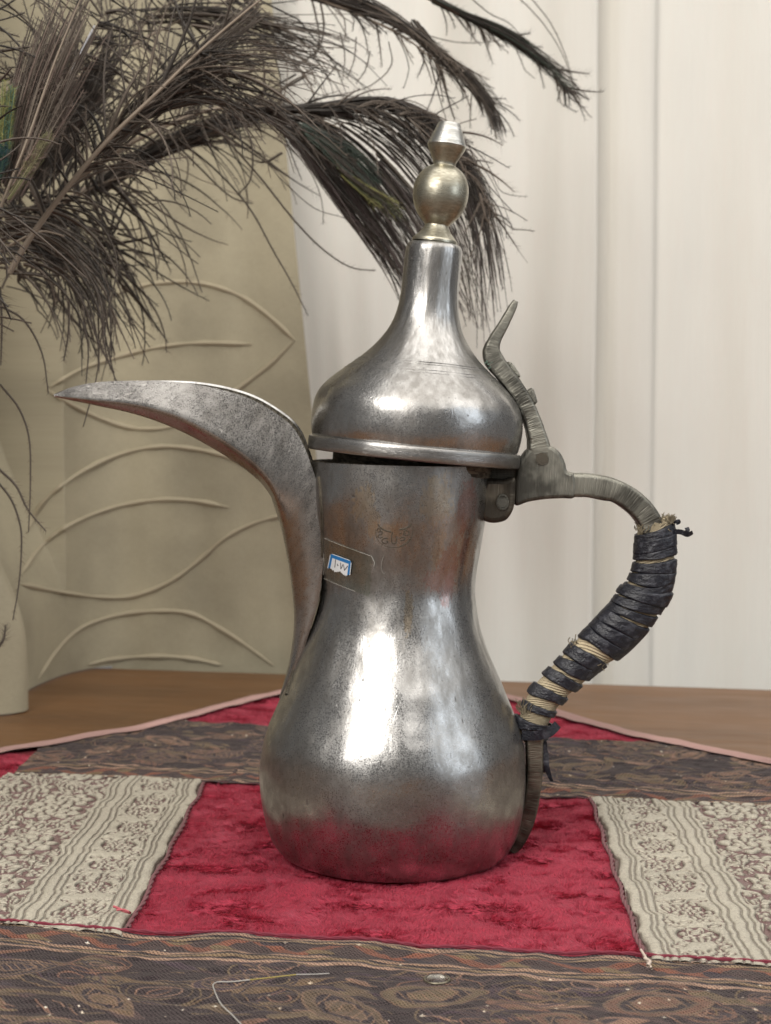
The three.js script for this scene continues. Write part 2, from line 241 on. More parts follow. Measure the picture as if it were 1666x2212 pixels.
const goldColor = tex(GW, GH, (u, v, o, x, y) => {
  const i = (GH - 1 - y) * GW + x, m = smoothstep(gEdge[i], 0.2, 0.56), [, d] = threadRow(x, y, 1), k = vf(u, v, 8, 4, 805), c = 0.82 + 0.36 * (d - 0.4) + 0.2 * (k - 0.5);
  const t = m * (d > 0.84 ? 0.45 : 1) * (0.72 + 0.28 * threadRow(x, y, 1)[0]); o[0] = lerp(0.175, 0.68 * c, t); o[1] = lerp(0.105, 0.63 * c, t); o[2] = lerp(0.098, 0.505 * c, t);
}, true);
const goldBump = tex(GW, GH, (u, v, o, x, y) => { const i = (GH - 1 - y) * GW + x, m = gEdge[i], [s, d] = threadRow(x, y, 1); o[0] = o[1] = o[2] = 0.62 * Math.pow(gPuff[i], 0.8) * (0.35 + 0.65 * m) + 0.1 * s * (0.4 + 0.6 * m) + 0.1 * d; });
const gold = new THREE.MeshPhysicalMaterial({ map: goldColor, bumpMap: goldBump, bumpScale: 0.004, roughness: 0.42, sheen: 0.3, sheenColor: rgb(1, 0.95, 0.8), sheenRoughness: 0.4, specularIntensity: 0.8 });
goldColor.wrapS = goldColor.wrapT = goldBump.wrapS = goldBump.wrapT = THREE.MirroredRepeatWrapping;
// dark brocade: 0.4 m along (u), 0.18 m deep (v from its edge)
const DW = 2048, DH = 1024;
const darkDraw = canvasField(DW, DH, (g) => {
  const r = mulberry(91); g.fillStyle = 'rgb(40,30,34)'; g.fillRect(0, 0, DW, DH);
  g.save(); g.scale(DW / 0.4, DH / 0.18);
  const cols = ['rgb(104,78,66)', 'rgb(98,86,68)', 'rgb(58,46,56)', 'rgb(122,98,84)', 'rgb(84,72,58)', 'rgb(48,40,48)', 'rgb(96,80,62)', 'rgb(70,56,56)'];
  const C = () => cols[Math.floor(r() * cols.length)];
  const blob = (x, y, a, l, w, c) => { g.save(); g.translate(x, y); g.rotate(a); g.fillStyle = c; g.beginPath(); g.moveTo(-l, 0); g.bezierCurveTo(-l, -w * 1.4, l * 0.4, -w, l, w * 0.2); g.bezierCurveTo(l * 0.5, w * 1.2, -l * 0.8, w * 1.3, -l, 0); g.fill(); g.restore(); };
  for (let i = 0; i < 420; i++) blob(r() * 0.4, 0.024 + r() * 0.16, (r() - 0.5) * 1.2, 0.003 + r() * 0.009, 0.001 + r() * 0.003, C());
  for (let i = 0; i < 70; i++) { const x = r() * 0.4, y = 0.03 + r() * 0.15, R = 0.004 + r() * 0.007; for (let q = 0; q < 5; q++) { g.strokeStyle = C(); g.lineWidth = 0.0008; g.beginPath(); g.ellipse(x, y, R * (1 - q * 0.19) * 1.7, R * (1 - q * 0.19), (r() - 0.5), 0, 6.3); g.stroke(); } }
  for (let i = 0; i < 500; i++) { g.strokeStyle = C(); g.lineWidth = 0.0005 + r() * 0.0005; const x = r() * 0.4, y = 0.026 + r() * 0.155, a = pn(x * 30, y * 45, 2) * 1.5, l = 0.004 + r() * 0.012; g.beginPath(); g.moveTo(x, y); g.quadraticCurveTo(x + Math.cos(a) * l * 0.5, y + Math.sin(a) * l * 0.5 + (r() - 0.5) * 0.003, x + Math.cos(a) * l, y + Math.sin(a) * l); g.stroke(); }
  // large leaf shapes outlined and hatched in thread
  for (let i = 0; i < 34; i++) {
    const x = (i % 12) * 0.035 + r() * 0.012, y = 0.043 + Math.floor(i / 12) * 0.045 + ((i % 2) ? 0.018 : 0) + r() * 0.006, a = (i % 2 ? 0.5 : -0.6) + (r() - 0.5) * 0.4, L = 0.013 + r() * 0.006, c1 = C();
    g.save(); g.translate(x, y); g.rotate(a);
    for (let q = 0; q < 3; q++) { const k = 1 - q * 0.27; g.fillStyle = q === 1 ? 'rgb(42,34,40)' : c1; g.strokeStyle = q === 1 ? 'rgb(92,78,66)' : 'rgb(104,86,72)'; g.lineWidth = 0.0009; g.beginPath(); g.moveTo(-L * k, 0); g.bezierCurveTo(-L * k, -L * 0.7 * k, L * 0.5 * k, -L * 0.6 * k, L * 1.15 * k, L * 0.18 * k); g.bezierCurveTo(L * 0.5 * k, L * 0.62 * k, -L * 0.8 * k, L * 0.66 * k, -L * k, 0); g.fill(); g.stroke(); }
    g.strokeStyle = 'rgb(112,92,76)'; g.lineWidth = 0.0007; for (let q = -3; q <= 3; q++) { g.beginPath(); g.moveTo(q * L * 0.2, -L * 0.24); g.lineTo(q * L * 0.2 + L * 0.12, L * 0.24); g.stroke(); }
    g.restore();
  }
  g.fillStyle = 'rgb(58,46,46)'; g.fillRect(0, 0, 0.4, 0.027);
  for (let i = 0; i < 24; i++) { const x = i * 0.0167; g.strokeStyle = 'rgb(112,70,54)'; g.lineWidth = 0.004; g.beginPath(); g.moveTo(x, i % 2 ? 0.006 : 0.019); g.quadraticCurveTo(x + 0.008, 0.0125, x + 0.0167, i % 2 ? 0.019 : 0.006); g.stroke(); blob(x + 0.008, i % 2 ? 0.0085 : 0.0165, 0.2, 0.0055, 0.0026, i % 3 ? 'rgb(104,90,66)' : 'rgb(44,36,46)'); }
  for (const [y, w, c] of [[0.0012, 0.0014, 'rgb(70,30,36)'], [0.0022, 0.0008, 'rgb(34,26,32)'], [0.0036, 0.0017, 'rgb(138,116,100)'], [0.0051, 0.0009, 'rgb(34,28,32)'], [0.0062, 0.0013, 'rgb(124,108,86)'], [0.0076, 0.0008, 'rgb(36,28,34)'], [0.0192, 0.0009, 'rgb(36,28,34)'], [0.0206, 0.0017, 'rgb(140,116,98)'], [0.0220, 0.0009, 'rgb(34,28,32)'], [0.0233, 0.0015, 'rgb(116,100,78)'], [0.0248, 0.0009, 'rgb(32,26,32)'], [0.0264, 0.0019, 'rgb(146,122,106)']]) { g.strokeStyle = c; g.lineWidth = w; g.beginPath(); for (let x = 0; x <= 0.4; x += 0.002) g.lineTo(x, y + 0.0009 * pn(x * 45, y * 30, 2) + 0.0004 * pn(x * 160, y * 60, 5)); g.stroke(); }
  g.restore();
  for (let i = 0; i < 120; i++) { const x = r() * DW, y = 30 + r() * (DH - 30), s = 1.5 + r() * 3.2; g.fillStyle = `rgba(236,226,206,${0.5 + 0.5 * r()})`; g.fillRect(x - s, y - 1.3, 2 * s, 2.6); g.fillRect(x - 1.3, y - s, 2.6, 2 * s); }
});
const dLum = new Float32Array(DW * DH); for (let i = 0; i < DW * DH; i++) dLum[i] = (darkDraw[i * 4] + darkDraw[i * 4 + 1] + darkDraw[i * 4 + 2]) / 765;
const dPuff = blur(dLum, DW, DH, 3);
const toLin = (c) => Math.pow(c / 255, 2.2);
const twill = (x, y) => { const k = ((x + Math.floor(y / 4) * 3) % 8) / 8; return [k < 0.62 ? 1 : 0, 0.5 + 0.5 * Math.sin(y / 4 * 6.2832)]; };
const darkColor = tex(DW, DH, (u, v, o, x, y) => {
  const i = ((DH - 1 - y) * DW + x) * 4, [a] = twill(x, y), n = vf(u * 2, v, 64, 3, 850), m = (a ? 1.2 : 0.42) * (0.6 + 0.8 * n);
  o[0] = toLin(darkDraw[i]) * m * 1.25; o[1] = toLin(darkDraw[i + 1]) * m * 1.15; o[2] = toLin(darkDraw[i + 2]) * m * 1.08;
}, true);
const darkBump = tex(DW, DH, (u, v, o, x, y) => { const i = (DH - 1 - y) * DW + x, [a, s] = twill(x, y); o[0] = o[1] = o[2] = 0.75 * dPuff[i] + 0.16 * a * s + 0.5 * vf(u * 2, v, 24, 3, 860); });
const dark = new THREE.MeshPhysicalMaterial({ map: darkColor, bumpMap: darkBump, bumpScale: 0.003, roughness: 0.72, sheen: 0.35, sheenColor: rgb(0.9, 0.75, 0.7), sheenRoughness: 0.5 });
const hemMat = new THREE.MeshStandardMaterial({ color: rgb(0.56, 0.345, 0.31), roughness: 0.9, bumpMap: rep(weave, 30, 30), bumpScale: 0.0004 });
// ---------------------------------------------------------------- table
const edgeZ = (x) => -0.467 + 0.19 * x;                                          // the back edge of the table
{
  const t = thing('table', 'brown wooden table with a satin top under the patchwork cloth', 'table');
  const Y0 = -0.0045;
  const g = new THREE.ExtrudeGeometry(new THREE.Shape([[-0.9, 0.5], [0.9, 0.5], [0.9, edgeZ(0.9)], [-0.9, edgeZ(-0.9)]].map(([x, z]) => new THREE.Vector2(x, -z))), { depth: 0.024, bevelEnabled: true, bevelThickness: 0.003, bevelSize: 0.003, bevelOffset: -0.003, bevelSegments: 3 });
  g.rotateX(-Math.PI / 2).translate(0, Y0 - 0.027, 0);
  const uv = g.attributes.uv, p = g.attributes.position; for (let i = 0; i < uv.count; i++) uv.setXY(i, (p.getX(i) * 0.98 + p.getZ(i) * 0.18) * 1.6, (p.getZ(i) * 0.98 - p.getX(i) * 0.18) * 1.6);
  part('table_top', g, wood, t);
}
// ---------------------------------------------------------------- curtains behind the table
const planCurve = (list) => new THREE.CatmullRomCurve3(list.map(([x, z]) => V(x, 0, z)), false, 'centripetal');
{
  const c = thing('curtain', 'white curtain in soft upright folds hanging behind the table on the right', 'curtain');
  const plan = planCurve([[-0.16, -0.565], [-0.1, -0.552], [-0.05, -0.558], [-0.005, -0.549], [0.03, -0.556], [0.075, -0.538], [0.105, -0.541], [0.135, -0.528], [0.150, -0.5245], [0.1565, -0.5245], [0.1578, -0.529], [0.1535, -0.537], [0.1555, -0.5445], [0.166, -0.545], [0.176, -0.538], [0.192, -0.533], [0.2005, -0.533], [0.203, -0.535], [0.2025, -0.538], [0.206, -0.541], [0.222, -0.542], [0.25, -0.547], [0.28, -0.542], [0.33, -0.549], [0.38, -0.535], [0.45, -0.55], [0.55, -0.54]]);
  const L = plan.getLength();
  part('curtain_cloth', grid(420, 60, (a, b) => { const q = plan.getPoint(a), y = lerp(-0.35, 0.75, b); q.z += 0.008 * pn(q.x * 14, y * 1.2, 3) + 0.0012 * pn(q.x * 60, y * 9, 8); q.x += 0.003 * pn(q.x * 6, y * 2.5, 11); q.y = y; return { p: q, u: a * L * 5, v: y * 5 }; }), sheer, c);
}
const drapePlan = planCurve([[-0.048, -0.508], [-0.085, -0.5115], [-0.13, -0.512], [-0.17, -0.5125], [-0.2, -0.513], [-0.22, -0.503], [-0.236, -0.478], [-0.2475, -0.43], [-0.2515, -0.385], [-0.2505, -0.362], [-0.2435, -0.347], [-0.2455, -0.328], [-0.262, -0.316], [-0.30, -0.31], [-0.36, -0.32], [-0.45, -0.33]]);
const drapeSpan = drapePlan.getSpacedPoints(600);
function drapeAt(a, y) {                                                         // a along the plan 0..1
  const q = drapePlan.getPointAt(clamp(a, 0, 1)), fade = smoothstep(-q.x, 0.2, 0.25);
  q.x -= ((y - 0.18) * 0.095 + 0.0086) * smoothstep(q.x, -0.2, -0.05);
  q.z += (1 - fade) * (0.0035 * pn(q.x * 22, y * 3, 5) + 0.0012 * pn(q.x * 50, y * 7, 15)) + fade * 0.006 * (smoothstep(y, 0, 0.12) - 0.5) * 0.6;
  if (q.x < -0.238) q.x += 0.010 * smoothstep(-y, -0.16, -0.01) * smoothstep(q.z, -0.37, -0.33) - 0.05 * smoothstep(y, 0.04, 0.2);
  q.y = y; return q;
}
{
  const d = thing('drape', 'beige drape with raised leaf outlines in cord hanging behind the feathers on the left', 'curtain');
  const L = drapePlan.getLength();
  const front = drapeSpan.map((q) => q.z > edgeZ(q.x) - 0.002);
  part('drape_cloth', grid(300, 90, (a, b) => { const q0 = drapePlan.getPointAt(a), bottom = q0.z > edgeZ(q0.x) - 0.003 ? -0.0035 : -0.3; const y = b < 0.03 ? lerp(bottom, Math.max(bottom, -0.0034), b / 0.03) : lerp(-0.0034, 0.7, (b - 0.03) / 0.97); const q = drapeAt(a, y); return { p: q, u: a * L * 5, v: y * 5 }; }), drapeMat, d);
  // the cords: traced leaf outlines, each laid on the cloth
  const hit = (u, v) => { let best = null, bd = 1e9; for (let k = 0; k <= 260; k++) { const a = k / 260 * 0.62; const r = ray(u, v); let y = 0.2; let q; for (let i = 0; i < 4; i++) { q = drapeAt(a, y); y = EYE.y + r.y * ((q.z - EYE.z) / r.z); } const x = EYE.x + r.x * ((q.z - EYE.z) / r.z); if (Math.abs(x - q.x) < bd) { bd = Math.abs(x - q.x); best = V(x, y, q.z + 0.0004); } } return best; };
  const cords = [
    [[205, 668], [240, 640], [300, 619], [370, 609], [440, 613], [520, 640], [590, 690], [637, 735]],
    [[637, 735], [580, 790], [500, 850], [430, 900], [370, 922], [290, 925], [220, 905], [150, 872], [100, 840]],
    [[110, 835], [170, 800], [240, 775], [340, 750], [430, 741], [544, 744]],
    [[58, 1150], [90, 1090], [160, 1030], [250, 985], [340, 965], [420, 970], [500, 990], [600, 1035]],
    [[46, 1240], [90, 1180], [150, 1135], [240, 1098], [340, 1080], [420, 1082], [495, 1096]],
    [[44, 1262], [120, 1277], [220, 1290], [290, 1287], [370, 1255], [430, 1210], [490, 1160], [550, 1130], [640, 1105]],
    [[82, 1468], [120, 1410], [170, 1360], [250, 1330], [340, 1320], [410, 1325], [480, 1360], [540, 1400], [590, 1437]],
    [[190, 1436], [240, 1425], [340, 1418], [420, 1424], [480, 1437]],
  ];
  for (const c of cords) {
    const g = tube(smoothPx(c, false, 26).map(([u, v]) => hit(u, v)), 0.0018, 90, 8), p = g.attributes.position, cv = g.parameters.path;
    for (let k = 0; k <= 90; k++) { const m = cv.getPointAt(k / 90), s = (0.86 + 0.5 * pn(m.x * 70, m.y * 70, 3)) * (0.35 + 0.65 * smoothstep(Math.min(k, 90 - k), 0, 6)); for (let j = 0; j <= 8; j++) { const i = k * 9 + j; p.setXYZ(i, lerp(m.x, p.getX(i), s), lerp(m.y, p.getY(i), s), lerp(m.z, p.getZ(i), s)); } }
    part('piping', g, pipingMat, d);
  }
}
// ---------------------------------------------------------------- patchwork cloth
const lift = (x, z) => 0.0011 * pn(x * 26, z * 26, 4) + 0.0005 * pn(x * 70, z * 70, 9);
const cloth = thing('tablecloth', 'patchwork cloth of red velvet, cream brocade and dark woven strips under the pot', 'tablecloth');
const stripBottom = (x) => -0.1065 + 0.178 * x + 0.0008 * Math.sin(x * 90), stripTop = (x) => -0.252 + 0.225 * x + 0.0015 * Math.sin(x * 60 + 1);
const frontTop = (x) => 0.1165 + 0.155 * x + 0.0013 * Math.sin(x * 55) + 0.0007 * Math.sin(x * 140);
const goldRX = (z) => 0.0985 - 0.05 * (z + 0.0885) + 0.0005 * Math.sin(z * 160), goldLX = (z) => -0.0950 - 0.008 * (z + 0.12) + 0.0006 * Math.sin(z * 120);
const hemCurve = new THREE.CatmullRomCurve3([[-0.30, -0.09], [-0.2173, -0.1979], [-0.1505, -0.2642], [-0.1152, -0.3196], [-0.078, -0.375], [-0.03, -0.432], [0.005, -0.448], [0.035, -0.425], [0.0802, -0.3665], [0.1054, -0.3149], [0.1285, -0.2711], [0.1571, -0.2273], [0.206, -0.1715], [0.30, -0.07]].map(([x, z]) => V(x, 0, z)), false, 'centripetal').getPoints(300);
function hemZ(x) { for (let i = 1; i < hemCurve.length; i++) if (hemCurve[i].x >= x) { const a = hemCurve[i - 1], b = hemCurve[i]; return lerp(a.z, b.z, clamp((x - a.x) / (b.x - a.x || 1), 0, 1)); } return hemCurve.at(-1).z; }
function ribbon(x0, x1, lo, hi, nu, nv, y0, uv, amp = 1, pucker = 0) {                       // a patch between two curves z = lo(x) and z = hi(x)
  return grid(nu, nv, (a, b) => { const X = (t) => typeof x0 === 'function' ? 0 : lerp(x0, x1, t), x = X(a), z = lerp(hi(x), lo(x), b); const p = V(x, y0 + lift(x, z) * amp + pucker * (pn(x * 60, z * 190, 71) + 0.6 * pn(x * 130, z * 420, 75) + 0.4 * pn(x * 34, z * 60, 78)), z); const [u, v] = uv(x, z, a, b); return { p, u, v }; });
}
{
  // velvet: the middle square, the far piece beyond the dark strip, the corner on the left
  const vuv = (x, z) => [x * 5, z * 5];
  const mid = grid(190, 210, (a, b) => { const zz = lerp(0.15, -0.15, b), xl = goldLX(zz) - 0.004, xr = goldRX(zz) + 0.004, x = lerp(xl, xr, a), z = lerp(frontTop(x) + 0.004, stripBottom(x) - 0.004, b); return { p: V(x, -0.0012 + lift(x, z) + 0.0009 * fbm3(x * 90, z * 90, 2, 4), z), u: x * 5, v: z * 5 }; });
  const velvetMid = part('velvet_square', mid, velvet, cloth);
  const far = part('velvet_strip', ribbon(-0.16, 0.19, (x) => Math.max(hemZ(x), -0.6), (x) => Math.max(stripTop(x) + 0.003, hemZ(x)), 180, 50, -0.0012, vuv), velvet, cloth);
  const corner = part('velvet_corner', ribbon(-0.29, -0.196, hemZ, (x) => -0.02, 40, 50, -0.0014, vuv), velvet, cloth);
  // pile: short slanted fibres, combed this way and that
  const fibre = new THREE.ConeGeometry(0.00019, 0.0024, 3, 1, true); fibre.translate(0, 0.001, 0);
  const pile = (parent, n, pick, seed) => {
    const im = new THREE.InstancedMesh(fibre, pileMat, n), r = mulberry(seed), m = new THREE.Matrix4(), q = new THREE.Quaternion(), up = V(0, 1, 0), d = V(0, 0, 0), s = V(1, 1, 1), col = new THREE.Color(); let k = 0;
    while (k < n) {
      const p = pick(r); if (!p) continue;
      const fx = 1.0 * fbm3(p.x * 48, p.z * 66, 31, 4) + 0.7 * fbm3(p.x * 260, p.z * 330, 33, 3), fz = 1.6 * fbm3(p.x * 42, p.z * 60, 57, 4) + 0.6 * fbm3(p.x * 260, p.z * 330, 59, 3);
      d.set(3.6 * fx + (r() - 0.5) * 0.8, 0.55, 3.6 * fz + (r() - 0.5) * 0.5).normalize(); q.setFromUnitVectors(up, d);
      const l = 0.8 + 0.4 * r(); s.set(1, l, 1); m.compose(p, q, s); im.setMatrixAt(k, m);
      const c = 0.7 + 0.6 * r(); im.setColorAt(k, col.setRGB(c, c, c)); k++;
    }
    im.name = 'velvet_pile'; im.userData.kind = 'stuff'; im.castShadow = im.receiveShadow = true; parent.add(im);
  };
  const base = (x, z, e) => V(x, -0.0012 + lift(x, z) + e, z);
  pile(velvetMid, 210000, (r) => { const x = lerp(-0.1, 0.102, r()), z = lerp(-0.13, 0.14, r()); if (x < goldLX(z) + 0.0012 || x > goldRX(z) - 0.0012 || z > frontTop(x) - 0.0006 || z < stripBottom(x) + 0.0008) return null; return base(x, z, 0.0009 * fbm3(x * 90, z * 90, 2, 4)); }, 5);
  pile(far, 60000, (r) => { const x = lerp(-0.14, 0.17, r()), z = lerp(-0.36, -0.2, r()); if (z > stripTop(x) - 0.001 || z < hemZ(x) + 0.008) return null; return base(x, z, 0); }, 6);
  pile(corner, 9000, (r) => { const x = lerp(-0.235, -0.197, r()), z = lerp(-0.19, -0.1, r()); if (z < hemZ(x) + 0.007) return null; return base(x, z, 0); }, 7);
  // dark strips
  const wave = (x, z) => 0.003 * pn(x * 14, z * 20, 21) + 0.0013 * pn(x * 45, z * 45, 22);
  part('dark_strip', ribbon(-0.1965, 0.28, (x) => Math.max(stripTop(x), hemZ(x) + 0.004), stripBottom, 420, 160, 0.0004, (x, z) => { const d = stripBottom(x) - z; return [x / 0.4 + 0.2, 1 - (d + wave(x, z)) / 0.18]; }, 1, 0.0011), dark, cloth);
  part('dark_strip', ribbon(-0.26, 0.26, frontTop, () => 0.25, 420, 240, 0.0005, (x, z) => { const d = z - frontTop(x); return [x / 0.4 + 0.5, 1 - (d + (d > 0.006 ? 1 : 0.4) * wave(x, z) + 0.002) / 0.18]; }, 1.3, 0.0009), dark, cloth);
  // brocade panels
  const puff = (u, v) => { const wrap = (t) => { t = Math.abs(t) % 2; return t > 1 ? 2 - t : t; }; return gEdge[Math.min(GH - 1, Math.floor((1 - wrap(v)) * GH)) * GW + Math.min(GW - 1, Math.floor(wrap(u) * GW))] * 0.4 + gPuff[Math.min(GH - 1, Math.floor((1 - wrap(v)) * GH)) * GW + Math.min(GW - 1, Math.floor(wrap(u) * GW))] * 0.6; };
  const goldGrid = (edge, dir, w) => grid(300, 400, (a, b) => { const zz = lerp(0.16, -0.13, b), d = a * w, x0 = edge(zz) + dir * d, z = lerp(frontTop(x0) + 0.003, stripBottom(x0) - 0.003, b), x = edge(z) + dir * d; const U = d / 0.15 + 0.006 * pn(x * 20, z * 20, 3), W = (-z + 0.15) / 0.225; return { p: V(x, -0.0009 + lift(x, z) + 0.0005 * smoothstep(d, 0, 0.004) + 0.0006 * pn(x * 120, z * 120, 33) + 0.0016 * puff(U, W), z), u: U, v: W }; });
  const flip = (g) => { const i = g.index.array; for (let k = 0; k < i.length; k += 3) { const t = i[k]; i[k] = i[k + 1]; i[k + 1] = t; } g.computeVertexNormals(); return g; };
  tag(part('brocade_panel', goldGrid(goldRX, 1, 0.15), gold, cloth), 'cream brocade panel to the right of the velvet square');
  tag(part('brocade_panel', flip(goldGrid(goldLX, -1, 0.105)), gold, cloth), 'cream brocade panel to the left of the velvet square');
  // hem round the edge
  part('hem', grid(300, 8, (a, b) => { const c = hemCurve[Math.round(a * 300)], i = Math.round(a * 300), A = hemCurve[Math.max(0, i - 1)], B = hemCurve[Math.min(300, i + 1)], t = B.clone().sub(A).normalize(), n = V(-t.z, 0, t.x), w = lerp(-0.0005, 0.0105, b); const p = c.clone().addScaledVector(n, w); p.y = 0.0014 + lift(p.x, p.z) + 0.0011 * Math.sin(Math.min(1, b * 1.15) * Math.PI) - (b < 0.1 ? 0.004 : 0); return { p, u: a * 8, v: b * 0.1 }; }), hemMat, cloth);
  // twisted seams along the velvet
  const seamMat = new THREE.MeshStandardMaterial({ color: rgb(0.19, 0.085, 0.09), roughness: 0.9 });
  const seam = (f, y0, r, n = 120) => { const gs = []; for (const ph of [0, Math.PI]) { const pts = []; for (let k = 0; k <= n; k++) { const p = f(k / n), a = k * 0.9 + ph; p.x += Math.cos(a) * r * 0.7; p.y = y0 + lift(p.x, p.z) + Math.sin(a) * r * 0.7; pts.push(p); } gs.push(tube(pts, r, n * 3, 5)); } return mergeGeometries(gs); };
  part('seam_cord', seam((t) => { const z = lerp(-0.12, 0.1, t); return V(goldLX(z) + 0.0012, 0, z); }, 0.0009, 0.0006), seamMat, cloth);
  part('seam_cord', seam((t) => { const z = lerp(-0.087, 0.13, t); return V(goldRX(z) - 0.0012, 0, z); }, 0.0009, 0.0006), seamMat, cloth);
  part('seam_cord', seam((t) => { const x = lerp(-0.2, 0.2, t); return V(x, 0, frontTop(x) - 0.0007); }, 0.0011, 0.00045, 220), new THREE.MeshStandardMaterial({ color: rgb(0.2, 0.03, 0.05), roughness: 0.9 }), cloth);
  // loose thread ends at the corner of the right panel
  const lt = [tube([[1385, 2052], [1395, 2068], [1402, 2082], [1408, 2092]].map(([u, v], k) => onY(u, v, 0.0022 + 0.0004 * (k % 2))), 0.0005, 12, 5), tube([[1393, 2070], [1404, 2076], [1399, 2086]].map(([u, v]) => onY(u, v, 0.003)), 0.0006, 12, 5)];
  part('thread_end', mergeGeometries(lt), new THREE.MeshStandardMaterial({ color: rgb(0.6, 0.5, 0.42), roughness: 0.9 }), cloth);
  const lt2 = [tube([[246, 1958], [256, 1962], [268, 1968], [282, 1972]].map(([u, v]) => onY(u, v, 0.003)), 0.0005, 12, 5), tube([[252, 1966], [266, 1965], [280, 1970]].map(([u, v]) => onY(u, v, 0.0036)), 0.0004, 12, 5)];
  part('thread_end', mergeGeometries(lt2), new THREE.MeshStandardMaterial({ color: rgb(0.5, 0.12, 0.14), roughness: 0.9 }), cloth);
}
{ // sewing thread and bead lying on the front strip
  const th = thing('sewing_thread', 'pale sewing thread with a yellow stretch lying bent on the dark front strip', 'thread');
  const tp = (l) => l.map(([u, v]) => { const p = onY(u, v, 0.0012); p.y = 0.0011 + 1.3 * lift(p.x, p.z); return p; });
  const pale = new THREE.MeshStandardMaterial({ color: rgb(0.42, 0.4, 0.37), roughness: 0.7 }), yel = new THREE.MeshStandardMaterial({ color: rgb(0.36, 0.29, 0.08), roughness: 0.7 });
  part('thread_run', tube(tp([[528, 2216], [500, 2185], [478, 2164], [464, 2140], [461, 2126], [470, 2120], [500, 2117], [540, 2112]]), 0.00021, 60, 6), pale, th);
  tag(part('thread_run', tube(tp([[540, 2112], [580, 2109], [640, 2106]]), 0.0002, 30, 6), yel, th), 'yellow stretch of the thread');
  part('thread_run', tube(tp([[640, 2106], [680, 2105], [712, 2103]]), 0.00018, 24, 6), pale, th);
  const bd = thing('clear_bead', 'small clear bead sewn to the dark front strip right of the thread', 'bead');
  const c = onY(944, 2113, 0.001), yb = 0.0006 + 1.3 * lift(c.x, c.z);
  bd.position.set(c.x, yb, c.z);
  const dome = new THREE.SphereGeometry(0.0042, 32, 20, 0, Math.PI * 2, 0, Math.PI / 2); dome.scale(1, 0.45, 1);
  part('bead_dome', mergeGeometries([dome, new THREE.CircleGeometry(0.0042, 32).rotateX(Math.PI / 2)]), new THREE.MeshPhysicalMaterial({ color: rgb(0.9, 0.88, 0.8), transmission: 1, thickness: 0.003, ior: 1.4, roughness: 0.22 }), bd);
  part('bead_ring', new THREE.TorusGeometry(0.0042, 0.00035, 8, 40).rotateX(Math.PI / 2).translate(0, 0.0003, 0), new THREE.MeshStandardMaterial({ color: rgb(0.3, 0.27, 0.2), metalness: 1, roughness: 0.45 }), bd);
}
// ---------------------------------------------------------------- coffee pot
const pot = thing('coffee_pot', 'worn tinned coffee pot with beak spout, domed lid and leather wrapped handle', 'coffee pot');
const deg = THREE.MathUtils.degToRad;
function frame(u, v, tilt) { const o = onZ(u, v), s = onZ(u + 100 * Math.sin(deg(tilt)), v - 100 * Math.cos(deg(tilt))).sub(o).normalize(); return { o, s, a: Math.atan2(s.x, s.y), u, v, t: deg(tilt) }; }
function prof(f, list) {                                                         // [half width, height along the axis] in px -> metres in the axis frame
  return list.map(([w, h]) => { const u0 = f.u + h * Math.sin(f.t), v0 = f.v - h * Math.cos(f.t), c = onZ(u0, v0), e = onZ(u0 + w * Math.cos(f.t), v0 + w * Math.sin(f.t)); return new THREE.Vector2(e.distanceTo(c), c.sub(f.o).dot(f.s)); });
}
function smoothProf(pts, n) { const c = new THREE.CatmullRomCurve3(pts.map((p) => V(p.x, p.y, 0)), false, 'centripetal'); return c.getSpacedPoints(n).map((p) => new THREE.Vector2(Math.max(p.x, 0), p.y)); }
function turned(pts, n, dent = 0, seed = 0, uvFn) {                               // a turned surface; u = 0.5 faces the camera; hand-beaten when dent > 0
  let len = 0; const ls = pts.map((p, i) => (i ? (len += p.distanceTo(pts[i - 1])) : 0));
  return grid(n, pts.length - 1, (a, b) => { const i = Math.round(b * (pts.length - 1)), p = pts[i], th = (a - 0.5) * 2 * Math.PI, x = Math.sin(th), z = Math.cos(th); const r = p.x + dent * (pn(x * 2.6 + seed, p.y * 42, z * 2.6) + 0.3 * pn(x * 6 + seed, p.y * 95, z * 6) + 0.05 * pn(x * 15 + seed, p.y * 250, z * 15)) * smoothstep(p.x, 0, 0.02); return { p: V(x * r, p.y, z * r), u: a, v: uvFn ? uvFn(p.y) : ls[i] / len }; }, true);
}
const fb = frame(845, 1838, 1.45);
const bodyOut = prof(fb, [[0, -2], [150, -2], [222, 0], [238, 3], [247, 10], [256, 22], [266, 42], [274, 68], [280.5, 100], [285, 140], [286, 175], [284.5, 205], [280, 238], [271, 270], [258.6, 300], [244, 334], [227.7, 374], [209, 415], [191.6, 455], [178, 495], [168.6, 538], [165, 570], [166, 600], [171, 640], [179, 685], [186.5, 730], [190.5, 775], [192, 838]]);
const RIM = bodyOut.at(-1).y, bodyProf = smoothProf(bodyOut, 150);
const DENT = 0.00075;
const bodyR = (y) => { for (let i = 1; i < bodyProf.length; i++) if (bodyProf[i].y >= y && bodyProf[i].x > 0.03) { const a = bodyProf[i - 1], b = bodyProf[i]; return lerp(a.x, b.x, clamp((y - a.y) / (b.y - a.y || 1), 0, 1)); } return bodyProf.at(-1).x; };
const inner = [...bodyProf.slice(-60)].reverse().map((p) => new THREE.Vector2(p.x - 0.0012, p.y - 0.0002));
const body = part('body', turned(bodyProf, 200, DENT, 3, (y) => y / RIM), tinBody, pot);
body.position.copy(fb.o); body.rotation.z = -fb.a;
const lip = part('body_lining', turned([bodyProf.at(-1), new THREE.Vector2(inner[0].x + 0.0006, RIM + 0.0004), ...inner, new THREE.Vector2(0, inner.at(-1).y)], 120, 0, 3), castDark, body);
tag(lip, 'dark inside of the neck');
